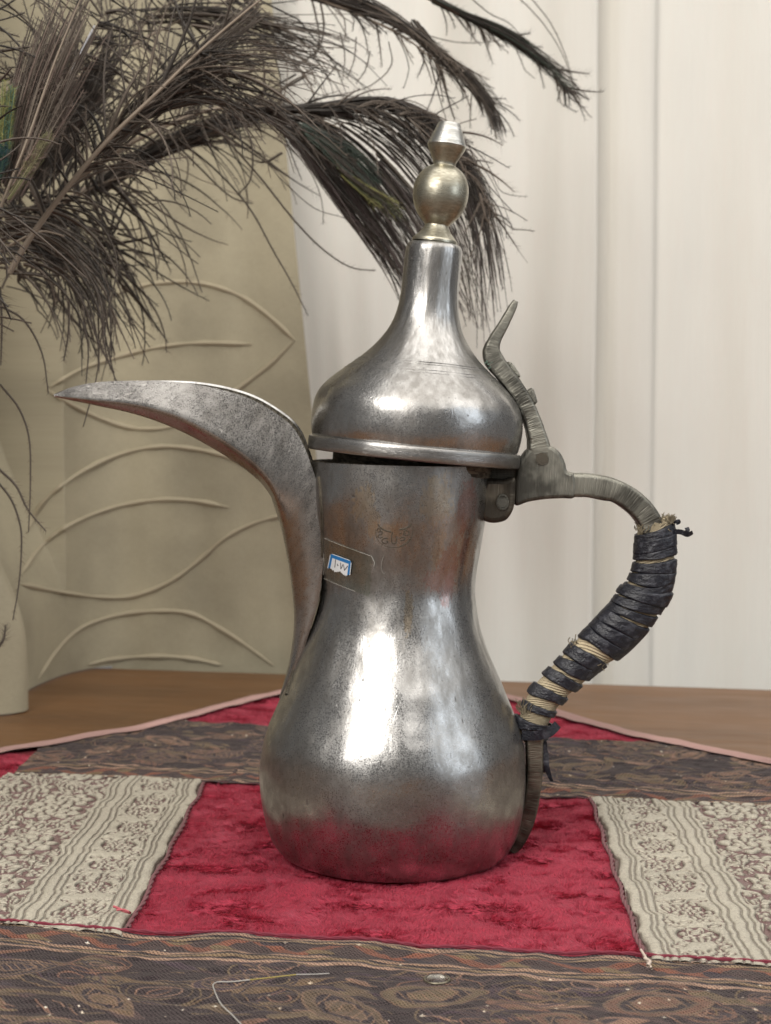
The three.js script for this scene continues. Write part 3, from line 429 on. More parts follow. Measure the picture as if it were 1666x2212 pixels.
// point on the body seen at (u, v), in the body's own frame
const bInv = new THREE.Matrix4().compose(body.position, new THREE.Quaternion().setFromEuler(body.rotation), V(1, 1, 1)).invert();
function onBody(u, v, off = 0.0003) {
  const o = EYE.clone().applyMatrix4(bInv), d = ray(u, v).applyMatrix4(new THREE.Matrix4().extractRotation(bInv));
  const f = (t) => { const p = o.clone().addScaledVector(d, t), x = p.x, z = p.z, l = Math.hypot(x, z), sx = x / l, sz = z / l; const r = bodyR(p.y) + DENT * (pn(sx * 2.6 + 3, p.y * 42, sz * 2.6) + 0.3 * pn(sx * 6 + 3, p.y * 95, sz * 6) + 0.05 * pn(sx * 15 + 3, p.y * 250, sz * 15)); return [l - r - off, p]; };
  let a = 0.5; while (a < 0.75 && f(a)[0] > 0) a += 0.001; let b = a; a -= 0.001;
  for (let i = 0; i < 24; i++) { const m = (a + b) / 2; if (f(m)[0] > 0) a = m; else b = m; }
  return f(b)[1];
}
// price sticker under a strip of clear tape
{
  const tl = [700.6, 1162.7], tr = [803, 1201.8], br = [799, 1290], bl = [699.6, 1249.6], rr = mulberry(44);
  const wob = Array.from({ length: 60 }, () => rr());
  const tape = grid(40, 30, (a, b) => { const e = a > 0.97 ? 6 * (wob[Math.round(b * 30)] - 0.5) : 0; const u = lerp(lerp(bl[0], br[0], a), lerp(tl[0], tr[0], a), b) + e, v = lerp(lerp(bl[1], br[1], a), lerp(tl[1], tr[1], a), b); return { p: onBody(u, v, 0.00045 + 0.00008 * pn(u * 0.05, v * 0.05, 3)), u: a, v: b }; });
  part('clear_tape', tape, new THREE.MeshPhysicalMaterial({ color: rgb(0.86, 0.88, 0.84), transmission: 1, thickness: 0, roughness: 0.16, ior: 1.45, bumpMap: rep(leatherBump, 2, 2), bumpScale: 0.00004 }), body);
  // its cut edges catch the light
  const edge = (l, r) => tube(smoothPx(l, false, 16).map(([u, v]) => onBody(u, v, 0.0004)), r, 40, 5);
  part('tape_edge', mergeGeometries([edge([tl, [735, 1177], [770, 1190], tr], 0.00009), edge([bl, [730, 1263], [768, 1278]], 0.00008), edge([[803, 1202], [806, 1208], [809, 1215], [808, 1224]], 0.00016), edge([[830, 1200], [826, 1210], [824, 1228], [830, 1240], [833, 1236]], 0.00007), edge([[699.5, 1196], [700, 1225], [699, 1242]], 0.00009)]), new THREE.MeshStandardMaterial({ color: rgb(0.42, 0.41, 0.37), roughness: 0.45 }), body);
  const c = document.createElement('canvas'); c.width = 256; c.height = 200; const g = c.getContext('2d');
  g.fillStyle = '#d9dbdc'; g.fillRect(0, 0, 256, 200); g.fillStyle = '#1f6fae'; g.fillRect(8, 8, 240, 192); g.fillStyle = '#d6d8da'; g.fillRect(32, 48, 192, 160);
  g.strokeStyle = '#2c2c33'; g.lineCap = 'round'; g.lineJoin = 'round'; g.lineWidth = 8;
  g.beginPath(); g.moveTo(72, 54); g.lineTo(78, 140); g.stroke();
  g.beginPath(); g.moveTo(100, 96); g.lineTo(106, 112); g.lineTo(112, 108); g.stroke();
  g.beginPath(); g.moveTo(134, 70); g.lineTo(146, 136); g.lineTo(164, 74); g.stroke();
  g.beginPath(); g.moveTo(172, 86); g.lineTo(188, 138); g.lineTo(216, 78); g.stroke();
  const t = new THREE.CanvasTexture(c); t.colorSpace = THREE.SRGBColorSpace; t.magFilter = THREE.LinearFilter;
  const S = { tl: [714, 1194.5], tr: [760, 1211.5], br: [756, 1248], bl: [706.5, 1231] };
  const st = grid(48, 30, (a, b) => { const cut = 0.16, ea = Math.max(0, cut - a, a - (1 - cut)) / cut, top = 1 - 0.17 * (1 - Math.sqrt(Math.max(0, 1 - ea * ea))), low = 0.05 + 0.09 * wob[Math.round(a * 48)] + 0.05 * Math.sin(a * 14); const q = lerp(low, top, b), u = lerp(lerp(S.bl[0], S.br[0], a), lerp(S.tl[0], S.tr[0], a), q), v = lerp(lerp(S.bl[1], S.br[1], a), lerp(S.tl[1], S.tr[1], a), q); return { p: onBody(u, v, 0.00065), u: a, v: q }; });
  tag(part('price_sticker', st, new THREE.MeshStandardMaterial({ map: t, roughness: 0.55 }), body), 'torn white sticker with a blue frame and a handwritten number');
}
// stamped half-round mark below the rim
{
  const Z = (x, y) => [650.8 + x * 0.1953, 1084.6 + y * 0.1953];
  const mk = (l, r, n = 30) => tube(smoothPx(l.map(([x, y]) => Z(x, y)), false, n).map(([u, v]) => onBody(u, v, -0.00012)), r * 0.75, 60, 6);
  const gs = [
    mk([[828, 296], [832, 380], [870, 445], [940, 488], [1030, 502], [1120, 488], [1195, 436], [1232, 350], [1236, 262]], 0.00028, 40),
    mk([[1090, 488], [1160, 452], [1222, 386]], 0.0003), mk([[848, 240], [880, 282], [930, 314], [995, 330]], 0.0005), mk([[1086, 304], [1150, 294], [1200, 266], [1222, 238]], 0.0005),
    mk([[842, 318], [850, 294], [876, 300], [872, 326], [846, 330]], 0.00035), mk([[872, 322], [900, 330], [892, 356], [862, 364], [850, 384], [876, 396], [902, 384]], 0.00038),
    mk([[964, 402], [920, 400], [894, 424], [910, 452], [950, 452], [962, 432], [938, 430]], 0.00042), mk([[1010, 330], [1000, 400], [1008, 448], [1040, 456], [1056, 420], [1048, 380]], 0.0004),
    mk([[1130, 330], [1150, 316], [1188, 326], [1190, 356], [1150, 366], [1132, 346], [1160, 338]], 0.00038), mk([[1090, 400], [1120, 386], [1150, 400], [1130, 420], [1096, 424]], 0.0004), mk([[1084, 356], [1110, 340]], 0.00035, 8),
  ];
  part('stamped_mark', mergeGeometries(gs), castDark, body);
}
// spout: stations [top, ridge, keel, half width at the ridge (m), blend from beak to half tube]
{
  const S = [
    [117, 853, 117, 855.5, 118, 857.5, 0.0008, 0], [160, 836, 162, 861, 163, 867, 0.0024, 0], [215, 826, 203, 866, 206, 876, 0.0040, 0], [280, 823, 266, 872, 274, 890, 0.0056, 0], [350, 824, 326, 883, 336, 909, 0.0070, 0],
    [420, 830, 391, 903, 401, 936, 0.0084, 0], [490, 844, 451, 934, 466, 972, 0.0096, 0], [550, 864, 506, 968, 521, 1007, 0.0106, 0], [600, 893, 551, 1003, 561, 1041, 0.0114, 0.04], [635, 922, 584, 1040, 584, 1071, 0.012, 0.15], [660, 962, 604, 1078, 594, 1098, 0.0126, 0.4],
    [676, 1004, 622, 1110, 605, 1132, 0.013, 0.7], [693, 1060, 650, 1150, 615, 1176, 0.0128, 0.95], [700, 1130, 650, 1180, 624, 1222, 0.0122, 1], [702, 1200, 650, 1250, 631, 1272, 0.0114, 1], [694, 1268, 650, 1300, 635, 1320, 0.0104, 1], [680, 1328, 650, 1350, 634, 1368, 0.0092, 1], [662, 1388, 640, 1400, 627, 1420, 0.0076, 1], [642, 1446, 625, 1450, 616, 1464, 0.0058, 1], [622, 1505, 610, 1500, 603, 1508, 0.003, 1]];
  const c = [[0, 1], [2, 3], [4, 5]].map(([a, b]) => new THREE.CatmullRomCurve3(S.map((s) => onZ(s[a], s[b])), false, 'catmullrom')), wc = new THREE.CatmullRomCurve3(S.map((s, i) => V(i, s[6], s[7])), false, 'catmullrom');
  const half = 14, N = 110;
  const pt = (t, q, side) => {                                                   // q 0 top .. 1 keel
    const T = c[0].getPoint(t), R = c[1].getPoint(t), K = c[2].getPoint(t), m = wc.getPoint(t), w = m.y, b = clamp(m.z, 0, 1);
    const far = side < 0 ? 0.0017 * smoothstep(t, 0.12, 0.34) * (1 - smoothstep(t, 0.5, 0.56)) : 0;
    const A = q < 0.62 ? T.clone().lerp(R, q / 0.62).setZ(lerp(0.93, 1, q / 0.62) * w) : R.clone().lerp(K, (q - 0.62) / 0.38).setZ(w * (1 - Math.pow((q - 0.62) / 0.38, 1.2) * 0.97));
    const f = q * Math.PI / 2, B = T.clone().lerp(K, Math.sin(f)).setZ(Math.cos(f) * w);
    const p = A.lerp(B, b); p.y += far * (1 - q); p.z *= side; return p;
  };
  const outer = grid(half * 2, N, (a, b) => { const k = a * half * 2, side = k <= half ? 1 : -1, q = k <= half ? k / half : (2 * half - k) / half; const p = pt(b, q, side); p.x += 0.0003 * pn(p.x * 60, p.y * 60, 6); return { p, u: b * 0.3 / 0.12, v: q * 0.03 / 0.12 * side }; });
  const inn = grid(half * 2, N, (a, b) => { const k = a * half * 2, side = k <= half ? 1 : -1, q = k <= half ? k / half : (2 * half - k) / half, p = pt(b, q, side), K = c[2].getPoint(b), T = c[0].getPoint(b), mid = K.clone().lerp(T, 0.6).setZ(0); const th = Math.min(0.0011, 0.25 * p.distanceTo(mid)); p.lerp(mid, th / Math.max(1e-5, p.distanceTo(mid))); return { p, u: b * 0.3 / 0.12, v: q * 0.03 / 0.12 * side }; });
  const lipG = (side) => grid(3, N, (a, b) => { const p = pt(b, 0, side), K = c[2].getPoint(b), T = c[0].getPoint(b), mid = K.clone().lerp(T, 0.6).setZ(0), th = Math.min(0.0011, 0.25 * p.distanceTo(mid)), q = p.clone().lerp(mid, th / Math.max(1e-5, p.distanceTo(mid))); const r = p.lerp(q, a); r.y += 0.0003 * Math.sin(a * Math.PI); return { p: r, u: b * 2.5, v: a * 0.01 }; });
  const spout = part('spout', outer, tinSpout, pot);
  part('spout_lining', inn, castDark, spout);
  part('spout_lip', mergeGeometries([lipG(1), lipG(-1)]), tin, spout);
}
{ // dark bead along the join of spout and body, put in for groove shade
  const pts = smoothPx([[690, 1030], [694, 1070], [697, 1130], [697, 1200], [689, 1268], [675, 1328], [656, 1388], [638, 1440], [620, 1500]], false, 40).map(([u, v]) => onBody(u, v, -0.0001));
  const g = tube(pts, 0.0009, 120, 8), p = g.attributes.position; for (let i = 0; i < p.count; i++) { const k = 0.0005 * fbm3(p.getX(i) * 300, p.getY(i) * 300, p.getZ(i) * 300, 3); p.setXYZ(i, p.getX(i) + k, p.getY(i) + k, p.getZ(i) + k); }
  part('groove_shade_bead', g, castDark, body);
}
// lid
const creased = (g, a) => toCreasedNormals(g.scale(1e4, 1e4, 1e4), a).scale(1e-4, 1e-4, 1e-4);
const fl = frame(895, 968, 5.7);
const lidOut = prof(fl, [[219, 4], [222, 12], [226, 30], [227.5, 52], [225.5, 84], [219, 103], [210.5, 117], [189, 141], [158, 168], [132, 190], [107, 216], [86, 246], [73, 275], [66.5, 300], [63, 330], [61.5, 365], [61.5, 400], [61.2, 425], [60, 434], [56, 441], [50, 444], [20, 446], [0, 446]]);
const lid = part('lid', turned(smoothProf(lidOut, 150), 180, 0.0005, 21), tinLid, pot);
lid.position.copy(fl.o); lid.rotation.z = -fl.a;
part('lid_rim', turned(prof(fl, [[214, -21], [226, -22], [229, -19], [229.5, -10], [229.5, 0], [229, 6], [226, 8.5], [222, 8], [219, 6]]), 160, 0.0002, 9), tinLid, lid);
part('lid_collar', turned(prof(fl, [[0, -10], [212, -12], [209, -14], [174, -16], [173, -46], [170, -48]]), 120, 0, 9), castDark, lid);
{ // faint turned grooves round the shoulder stand as fine ribs
  const rib = []; for (const [h, w] of [[160, 167.5], [166, 160.5], [178, 146], [183, 140.5]]) { const p = prof(fl, [[w, h]])[0]; rib.push(new THREE.TorusGeometry(p.x - 0.0001, 0.00018, 6, 160).rotateX(Math.PI / 2).translate(0, p.y, 0)); }
  part('lid_groove', mergeGeometries(rib), tinLid, lid);
}
{ // finial, leaning a little more than the lid
  const ff = frame(939.5, 520.5, 7.2);
  const P = (l) => prof(ff, l.map(([w, s]) => [w, s - 450]));
  const spun = [...smoothProf(P([[49, 446], [48.5, 452], [43, 458], [35, 467], [29, 476], [25.7, 483.5]]), 20), ...smoothProf(P([[25.7, 484], [32, 491], [43, 503], [52, 518], [58, 535], [60.2, 553], [58.5, 572], [52, 589], [42, 602], [33, 609], [25, 613.5]]), 46), ...smoothProf(P([[24.2, 615], [24.5, 619], [28, 627], [34.5, 640], [40, 651], [41.6, 656]]), 16)];
  const fin = part('finial', creased(turned(spun, 96, 0.00018, 31), 0.5), brassy, lid);
  const m = new THREE.Matrix4().compose(lid.position, new THREE.Quaternion().setFromEuler(lid.rotation), V(1, 1, 1)).invert();
  fin.position.copy(ff.o.clone().applyMatrix4(m)); fin.rotation.z = -ff.a + fl.a;
  const cap = part('finial_cap', creased(turned(P([[41, 655], [42.3, 657.5], [41.6, 660], [25, 703], [23.4, 706], [0, 707]]), 72, 0.00012, 41), 0.4), metal(finialSet, { color: rgb(1.25, 1.27, 1.25) }), lid);
  cap.position.copy(fin.position); cap.rotation.copy(fin.rotation);
}
// lever on the lid
{
  const st = [[1113.5, 651, 5.5, 0.0034], [1107, 664, 8.5, 0.0038], [1090, 697, 11, 0.0042], [1068, 736, 13.5, 0.0046], [1061.5, 760, 18.5, 0.0048], [1068, 780, 20.5, 0.0049], [1082, 798, 19.5, 0.005], [1110, 834, 18.5, 0.0052], [1132, 870, 18, 0.0054], [1148, 905, 18.5, 0.0056], [1158, 938, 20, 0.0058], [1163, 962, 24, 0.006], [1165, 982, 24, 0.006]];
  const lever = part('lid_lever', sweep(st, 110, { power: 5, rough: 0.1, uvs: 1 }), cast, pot);
  const knob = (u, v, a, w, h) => { const g = new THREE.BoxGeometry(w, h, 0.007, 2, 2, 2); const p = onZ(u, v); g.rotateZ(a); g.translate(p.x, p.y, 0); return g; };
  part('lever_rivet', plate([[1096, 782], [1104, 784], [1114, 796], [1123, 814], [1116, 816], [1102, 800]], 0.0075, 0.0012, 0, 40), cast, lever);
  part('lever_rivet', plate([[1136, 845], [1147, 838], [1152, 842], [1157, 856], [1160, 868], [1154, 876], [1144, 864]], 0.0075, 0.001), cast, lever);
  // verdigris in the crook
  const rv = mulberry(23), vgs = [], c = onZ(1063, 783, 0.0045);
  for (let k = 0; k < 46; k++) { const a = rv() * 6.283, d = 0.0027 * Math.pow(rv(), 0.8), g = new THREE.IcosahedronGeometry(0.00025 + 0.0006 * rv() * (1 - d / 0.0034), 2); g.scale(1, 0.8, 0.5).translate(c.x + d * Math.cos(a) * 1.1, c.y + d * Math.sin(a), c.z); vgs.push(g); }
  const vg = mergeGeometries(vgs); part('verdigris', vg, verdigris, lever);
}
// handle: knuckle, arch, padding, straps, tail
{
  const knuckle = plate([[1112, 1090], [1108, 1060], [1112, 1024], [1119, 1000], [1129, 982], [1140, 970], [1158, 961.5], [1188, 963], [1207, 977], [1218.5, 1000], [1223, 1016], [1238, 1023], [1238, 1073], [1210, 1075], [1168, 1078], [1139, 1083]], 0.0118, 0.0016, 0, 120);
  const arch = sweep([[1214, 1046, 27, 0.0056], [1236, 1047.5, 26, 0.0056], [1268, 1048, 25.5, 0.0057], [1301, 1053.5, 26.5, 0.0058], [1330, 1061, 24.5, 0.0058], [1358, 1077, 25, 0.0058], [1382, 1098, 25, 0.0058], [1400, 1122, 25, 0.0057], [1410, 1148, 25, 0.0056], [1414, 1175, 24, 0.0055]], 90, { power: 6, rough: 0.05 });
  const kuv = knuckle.attributes.uv, kp = knuckle.attributes.position; for (let i = 0; i < kuv.count; i++) kuv.setXY(i, kp.getX(i), kp.getY(i));
  const tail = sweep([[1155, 1570, 20, 0.0052], [1154, 1605, 19, 0.0052], [1154.5, 1650, 18, 0.0052], [1151, 1695, 17.5, 0.005], [1143, 1745, 17.5, 0.0048], [1131, 1785, 17, 0.0045], [1114, 1822, 14, 0.0042], [1104, 1836, 9, 0.0036]], 80, { power: 6, rough: 0.05 });
  const handle = part('handle', mergeGeometries([knuckle.toNonIndexed(), arch.toNonIndexed()].map((g) => { g.deleteAttribute('color'); return g; })), cast, pot);
  part('handle_tail', tail, castDark, handle);
  const pin = onZ(1171, 991, 0.0059), pinG = new THREE.CylinderGeometry(0.0026, 0.0026, 0.0009, 28).rotateX(Math.PI / 2).translate(pin.x, pin.y, 0.0061);
  part('hinge_pin', pinG, castDark, handle);
  // riveted bracket on the neck
  const br = part('bracket', plate([[1029, 1101], [1030, 1081], [1035, 1057], [1045, 1035], [1060, 1032], [1086, 1033], [1108, 1030], [1110, 1060], [1108, 1088], [1103, 1104], [1091, 1120], [1077, 1125.5], [1057, 1126.5], [1041, 1120]], 0.019, 0.0022, 0.0025, 90), castDark, handle);
  const bk = onZ(1105, 1037); const block = new THREE.BoxGeometry(0.0178, 0.0108, 0.009).translate(bk.x, bk.y, 0); part('bracket_neck', block, castDark, handle);
  const rv = onZ(1086, 1085, 0.0125);
  part('rivet', mergeGeometries([new THREE.CylinderGeometry(0.0021, 0.0023, 0.0012, 24).rotateX(Math.PI / 2).translate(rv.x, rv.y, 0.0124), new THREE.TorusGeometry(0.0026, 0.0005, 8, 30).scale(0.85, 1.1, 1).translate(rv.x, rv.y, 0.0124)]), cast, handle);
  // padding
  const core = [[1409, 1127, 35], [1414.5, 1143, 38], [1415.6, 1185, 40], [1414, 1222, 42], [1402, 1267, 44], [1382, 1301, 46], [1355, 1336.5, 47], [1315, 1378, 46], [1275, 1410, 40], [1234.5, 1449, 36], [1203, 1478, 34], [1175.5, 1509, 34], [1161, 1537, 33], [1153, 1558, 32], [1153, 1582, 29], [1155, 1600, 23]];
  part('cord_padding', sweep(core.map(([u, v, w]) => [u, v, w, w / 5090 * 0.82]), 150, { power: 2, rough: 0.05, around: 36 }), cotton, handle);
  const cc = new THREE.CatmullRomCurve3(core.map(([u, v]) => onZ(u, v)), false, 'centripetal'), hw = new THREE.CatmullRomCurve3(core.map((s, i) => V(i, (s[2] + 3) / 5090, 0)), false, 'catmullrom');
  const samples = Array.from({ length: 401 }, (_, i) => cc.getPoint(i / 400));
  const nearest = (p) => { let b = 0, bd = 1e9; samples.forEach((q, i) => { const d = q.distanceTo(p); if (d < bd) { bd = d; b = i / 400; } }); return b; };
  const Zm = (x, y) => onZ(1030.4 + x * 0.3677, 1084.6 + y * 0.3677);
  const straps = [[940, 215, 1150, 150, 60], [930, 272, 1155, 215, 62], [925, 322, 1165, 278, 54], [915, 378, 1165, 370, 62], [890, 440, 1165, 446, 64], [862, 480, 1150, 500, 40], [840, 512, 1125, 572, 62], [806, 562, 1090, 640, 54], [775, 606, 1040, 700, 50], [730, 652, 970, 765, 60], [680, 712, 910, 835, 60], [635, 762, 850, 892, 60], [535, 862, 740, 982, 58], [475, 932, 685, 1022, 58], [410, 992, 595, 1097, 58], [325, 1092, 510, 1168, 60], [275, 1187, 460, 1248, 58], [247, 1288, 440, 1312, 66], [262, 1372, 420, 1390, 58]];
  const rr = mulberry(66);
  straps.forEach(([x0, y0, x1, y1, wd], si) => {
    const a = nearest(Zm(x0, y0)), b = nearest(Zm(x1, y1)), mid = (a + b) / 2, tilt = (b - a) / 2, L = cc.getLength(), half = wd * 0.3677 / 5090 / 2 / L * (0.98 + 0.1 * rr()) * (si > 10 ? 1.0 : 1.02), ph = rr() * 6, lift0 = 0.0002 + 0.0003 * rr() + (si === 6 || si === 17 ? 0.0009 : 0);
    part('leather_strap', grid(56, 15, (p, q) => {
      const f = p * 2 * Math.PI, e = q * 2 - 1, edge = Math.pow(Math.abs(e), 10);
      const t = clamp(mid + tilt * Math.cos(f) + half * e * (1 + 0.1 * Math.sin(f * 2 + ph)) + 0.0025 * pn(Math.cos(f) * 1.6 + si * 3, Math.sin(f) * 1.6, e), 0, 1);
      const c = cc.getPoint(t), tg = cc.getTangent(t), n = V(-tg.y, tg.x, 0).normalize(), h = hw.getPoint(t).y, r = h + lift0 + 0.0004 * (1 - edge) + 0.00025 * pn(Math.cos(f) * 4, Math.sin(f) * 4, e * 2 + si) - (Math.abs(e) > 0.99 ? 0.0006 : 0);
      const pos = c.addScaledVector(n, Math.cos(f) * r).add(V(0, 0, Math.sin(f) * (r - h * 0.18)));
      return { p: pos, u: p * 0.06, v: q * 0.006 + si * 0.011 };
    }, true), leather, handle);
  });
  // loose strap ends: the bow at the top, the knot and the hanging tail
  const strip = (l, w, z0, tw = 0) => grid(24, 4, (a, b) => { const c = new THREE.CatmullRomCurve3(l.map(([x, y, z]) => Zm(x, y).setZ(z0 + (z || 0)))), p = c.getPoint(a), t = c.getTangent(a), n = V(-t.y, t.x, 0).normalize(), ang = tw * a; p.addScaledVector(n, (b - 0.5) * w * Math.cos(ang)); p.z += (b - 0.5) * w * Math.sin(ang); return { p, u: a * 0.03, v: b * w }; });
  const leather2 = leather.clone(); leather2.side = THREE.DoubleSide;
  part('strap_end', mergeGeometries([strip([[1140, 170], [1190, 172, 0.001], [1225, 186, 0.002], [1254, 172, 0.002]], 0.0022, 0.003, 0.6), strip([[1205, 182, 0.002], [1222, 160, 0.003], [1218, 144, 0.002]], 0.0019, 0.003, 0.3), strip([[1130, 135], [1152, 112, 0.001], [1172, 104, 0.001], [1178, 116, 0], [1160, 124, 0]], 0.0012, 0.004)]), leather2, handle);
  part('strap_end', strip([[258, 1350, 0.002], [330, 1348, 0.0045], [410, 1330, 0.0045], [452, 1300, 0.003], [466, 1288, 0.002]], 0.0042, 0.0042, 0.3), leather2, handle);
  part('strap_end', mergeGeometries([strip([[372, 1400], [395, 1460, 0.0005], [402, 1530, 0.001], [418, 1590, 0.001], [432, 1622, 0.002]], 0.0026, 0.004, 1.1), strip([[385, 1400], [392, 1500, 0], [398, 1590, -0.001]], 0.0034, 0.001, 0.3)]), leather2, handle);
  // frayed cotton at the two ends of the padding
  const fr = [], r2 = mulberry(71);
  const tuft = (x, y, n, s, up) => { for (let i = 0; i < n; i++) { const p = Zm(x + (r2() - 0.5) * s, y + (r2() - 0.5) * s * 0.5).setZ((r2() - 0.3) * 0.012), q = p.clone().add(V((r2() - 0.5) * 0.004, up * (0.001 + r2() * 0.004), (r2() - 0.5) * 0.004)), m = p.clone().lerp(q, 0.5).add(V((r2() - 0.5) * 0.002, 0, (r2() - 0.5) * 0.002)); fr.push(tube([p, m, q], 0.00018, 6, 4)); } };
  tuft(1125, 112, 60, 60, 0.6); tuft(955, 168, 30, 36, 0.7); tuft(1060, 142, 30, 130, 0.4); tuft(275, 1222, 40, 60, 1); tuft(560, 830, 10, 50, 1); tuft(730, 930, 20, 50, -0.6);
  part('cord_fray', mergeGeometries(fr), cotton, handle, 'stuff');
}
// ---------------------------------------------------------------- peacock feathers
const featherMat = new THREE.MeshPhysicalMaterial({ vertexColors: true, roughness: 0.6, sheen: 0.2, sheenColor: rgb(0.8, 0.68, 0.58), sheenRoughness: 0.5 });
const quillMat = new THREE.MeshPhysicalMaterial({ color: rgb(0.25, 0.195, 0.145), roughness: 0.5 });
const whiteQuill = new THREE.MeshPhysicalMaterial({ color: rgb(0.55, 0.55, 0.58), roughness: 0.3 });
const fuzzR = mulberry(4242), FUZZ = 5;
class Barbs {
  constructor() { this.p = []; this.c = []; this.i = []; this.hp = []; this.hc = []; }
  add(pts, r0, r1, col, flat = 1) {                                              // a tapered three-sided hair through the points
    const n = pts.length, base = this.p.length / 3, t = V(0, 0, 0), a = V(0, 0, 0), b = V(0, 0, 0), up = V(0.3, 0.2, 1).normalize();
    for (let k = 0; k < n; k++) {
      t.copy(pts[Math.min(n - 1, k + 1)]).sub(pts[Math.max(0, k - 1)]).normalize(); a.crossVectors(t, up).normalize(); b.crossVectors(t, a);
      const r = lerp(r0, r1, Math.pow(k / (n - 1), 1.4));
      for (let s = 0; s < 3; s++) { const f = s * 2.0944 + 0.5, cx = Math.cos(f) * r, cy = Math.sin(f) * r * flat; this.p.push(pts[k].x + a.x * cx + b.x * cy, pts[k].y + a.y * cx + b.y * cy, pts[k].z + a.z * cx + b.z * cy); this.c.push(col[0], col[1], col[2]); }
      if (k && k < n - 1 && r0 > 0.0003) for (let h = 0; h < FUZZ; h++) {          // barbules: fine short hairs along the barb
        const f = fuzzR() * 6.2832, e = fuzzR(), L = (0.0012 + 0.0022 * fuzzR()) * (r0 / 0.0007), x = lerp(pts[k].x, pts[k + 1].x, e), y = lerp(pts[k].y, pts[k + 1].y, e), z = lerp(pts[k].z, pts[k + 1].z, e), ca = Math.cos(f), sa = Math.sin(f), w = 0.00013;
        this.hp.push(x - t.x * w, y - t.y * w, z - t.z * w, x + t.x * w, y + t.y * w, z + t.z * w, x + (t.x * 0.8 + a.x * ca + b.x * sa) * L, y + (t.y * 0.8 + a.y * ca + b.y * sa) * L, z + (t.z * 0.8 + a.z * ca + b.z * sa) * L);
        for (let m = 0; m < 3; m++) this.hc.push(col[0] * 1.1, col[1] * 1.1, col[2] * 1.1);
      }
      if (k) for (let s = 0; s < 3; s++) { const A = base + (k - 1) * 3 + s, B = base + (k - 1) * 3 + (s + 1) % 3, C = A + 3, D = B + 3; this.i.push(A, B, D, A, D, C); }
    }
  }
  build() { const g = new THREE.BufferGeometry(), n = this.p.length / 3, m = this.hp.length / 3; for (let i = 0; i < m; i++) { this.i.push(n + i); for (let k = 0; k < 3; k++) { this.p.push(this.hp[i * 3 + k]); this.c.push(this.hc[i * 3 + k]); } } g.setAttribute('position', new THREE.Float32BufferAttribute(this.p, 3)); g.setAttribute('color', new THREE.Float32BufferAttribute(this.c, 3)); g.setIndex(this.i); g.computeVertexNormals(); return g; }
}
const D0 = [0.082, 0.062, 0.048], D1 = [0.032, 0.025, 0.020], D2 = [0.15, 0.118, 0.092], OLIVE = [0.10, 0.11, 0.05], GREEN = [0.05, 0.075, 0.055], YEL = [0.24, 0.23, 0.07];
const toW = (l, d) => l.map(([u, v, dd]) => at(u, v, dd ?? d));
const crv = (l, d) => new THREE.CatmullRomCurve3(toW(l, d), false, 'centripetal');
// hairs spread between guide curves; a random stretch of the guide each
function bundle(B, guides, d, n, seed, o = {}) {
  const { jitter = 0.0025, r = 0.0006, cols = [D0, D1, D2], s0 = [0, 0.35], s1 = [0.7, 1], depth = 0.02, curl = 0.004, flat = 0.6, seg = 11 } = o;
  const gs = guides.map((l) => crv(l, d)), R = mulberry(seed);
  for (let k = 0; k < n; k++) {
    const a = R() * (gs.length - 1), i = Math.min(gs.length - 2, Math.floor(a)), f = a - i, t0 = lerp(s0[0], s0[1], R()), t1 = lerp(s1[0], s1[1], R()), off = V(R() - 0.5, R() - 0.5, 0).multiplyScalar(2 * jitter), dz = (R() - 0.5) * depth, cu = V((R() - 0.5), (R() - 0.6), (R() - 0.5)).multiplyScalar(curl * 2), pts = [];
    for (let q = 0; q < seg; q++) { const e = q / (seg - 1), t = lerp(t0, t1, e); const p = gs[i].getPoint(t).lerp(gs[i + 1].getPoint(t), f); p.addScaledVector(off, 0.4 + 0.6 * e).addScaledVector(cu, e * e); p.z += dz * (0.3 + 0.7 * e); pts.push(p); }
    const c = cols[Math.floor(R() * cols.length)], m = 0.7 + 0.6 * R(); B.add(pts, r * (0.6 + 0.6 * R() + (R() < 0.14 ? 0.8 : 0)), r * 0.3, [c[0] * m, c[1] * m, c[2] * m], flat);
  }
}
